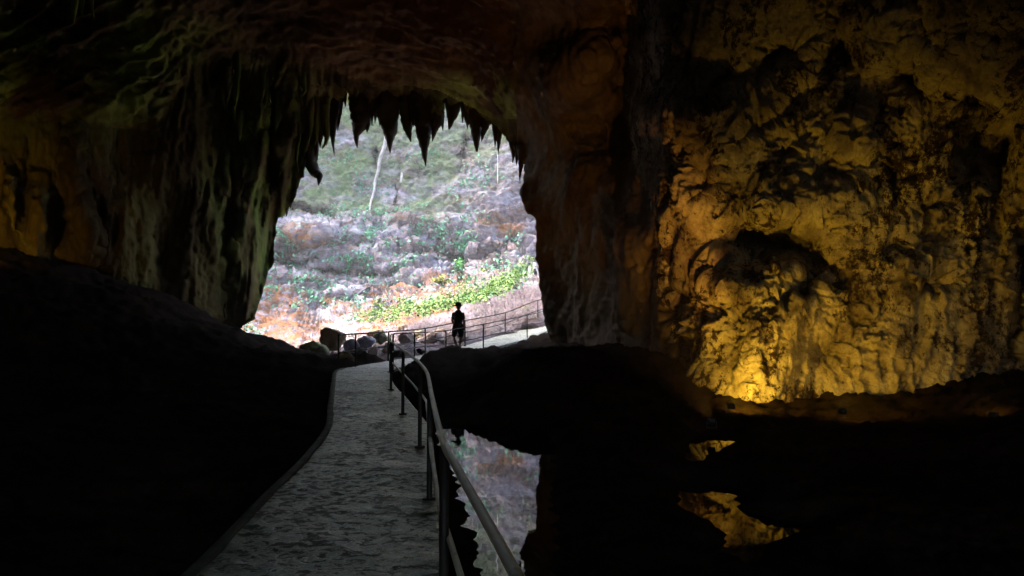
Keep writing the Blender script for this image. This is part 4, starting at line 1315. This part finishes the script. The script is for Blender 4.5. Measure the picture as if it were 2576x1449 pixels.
def floodlight(loc, aim, power, size, blend, label, colr=LCOL, radius=.08):
    loc = np.array(loc, float); aim = np.array(aim, float)
    dv = Vector(aim - loc).normalized()
    t = empty("floodlight", tuple(loc)); t.scale = (.45,) * 3; tag(t, label, "floodlight", "floodlights washing the cave walls")
    q = dv.to_track_quat('-Z', 'Y')
    R = np.array(q.to_matrix())
    mb = MB()
    pr = [(-.13, -.09), (.13, -.09), (.13, .09), (-.13, .09)]
    fr = [(x * 1.15, y * 1.2, -.06) for x, y in pr]; bk = [(x * .7, y * .65, .10) for x, y in pr]
    rim = [(x * 1.02, y * 1.02, -.06) for x, y in pr]; inn = [(x * .95, y * .95, -.03) for x, y in pr]
    v = np.array(fr + bk + rim + inn)
    f = [[0, 1, 5, 4], [1, 2, 6, 5], [2, 3, 7, 6], [3, 0, 4, 7], [4, 5, 6, 7], [0, 8, 9, 1], [1, 9, 10, 2], [2, 10, 11, 3], [3, 11, 8, 0], [8, 12, 13, 9], [9, 13, 14, 10], [10, 14, 15, 11], [11, 15, 12, 8]]
    mb.add(v @ R.T + [0, 0, .2], f)
    mb.build("housing", M['lamp_case'], t, smooth=False)
    mesh_obj("glass", np.array([(x * .95, y * .95, -.031) for x, y in pr]) @ R.T + [0, 0, .2], [[3, 2, 1, 0]], M['lamp_glass'], t, smooth=False)
    mb = MB(); mb.box((-.17, 0, .1), (.012, .04, .24)); mb.box((.17, 0, .1), (.012, .04, .24)); mb.box((0, 0, -.02), (.352, .05, .012))
    mb.build("bracket", M['lamp_case'], t, smooth=False)
    L = bpy.data.lights.new("floodlight_lamp", 'SPOT')
    L.energy = power; L.color = colr; L.spot_size = math.radians(size); L.spot_blend = blend; L.shadow_soft_size = radius
    lo = bpy.data.objects.new("floodlight_lamp", L); COL.objects.link(lo)
    lo.parent = t
    lo.location = np.array([0, 0, .2]) + R @ np.array([0, 0, -.08])
    lo.rotation_euler = q.to_euler()
    return t


floodlight(at(1838, 1036, 12.8), at(1975, 800, 15.6), 70, 112, 1.0, "floodlight at the foot of the brightest streak on the yellow wall", radius=.06)
floodlight(at(2118, 1050, 12.2), at(2230, 800, 15.5), 27, 116, 1.0, "floodlight on the low mound right of the brightest streak", radius=.06)
floodlight(at(2500, 1060, 11.8), at(2470, 800, 15), 7, 115, 1.0, "floodlight behind the lit ridge at the far right", radius=.08)
floodlight(at(1790, 1075, 12.0), at(1380, 180, 28), 170, 54, 1.0, "floodlight left of the yellow wall aimed up at the dark pillar", colr=(1, .42, .07))
floodlight((-14.6, 20, 3.5), (-18.5, 26, 5.2), 75, 80, 1.0, "floodlight low on the left side of the cave")

# ------------------------------------------------------------------ moist air
mb = MB(); mb.box((0, 45, 18), (260, 170, 44))
m, nt, b = new_mat("haze_air")
nt.nodes.remove(b)
pv = nd(nt, "ShaderNodeVolumePrincipled")
pv.inputs["Color"].default_value = (.9, .94, .95, 1)
pv.inputs["Density"].default_value = 0.001
nt.links.new(pv.outputs[0], nt.nodes["Material Output"].inputs["Volume"])
o = mb.build("haze", m, smooth=False)
tag(o, "thin moist haze softening the cliff beyond the mouth", "haze", kind="stuff")
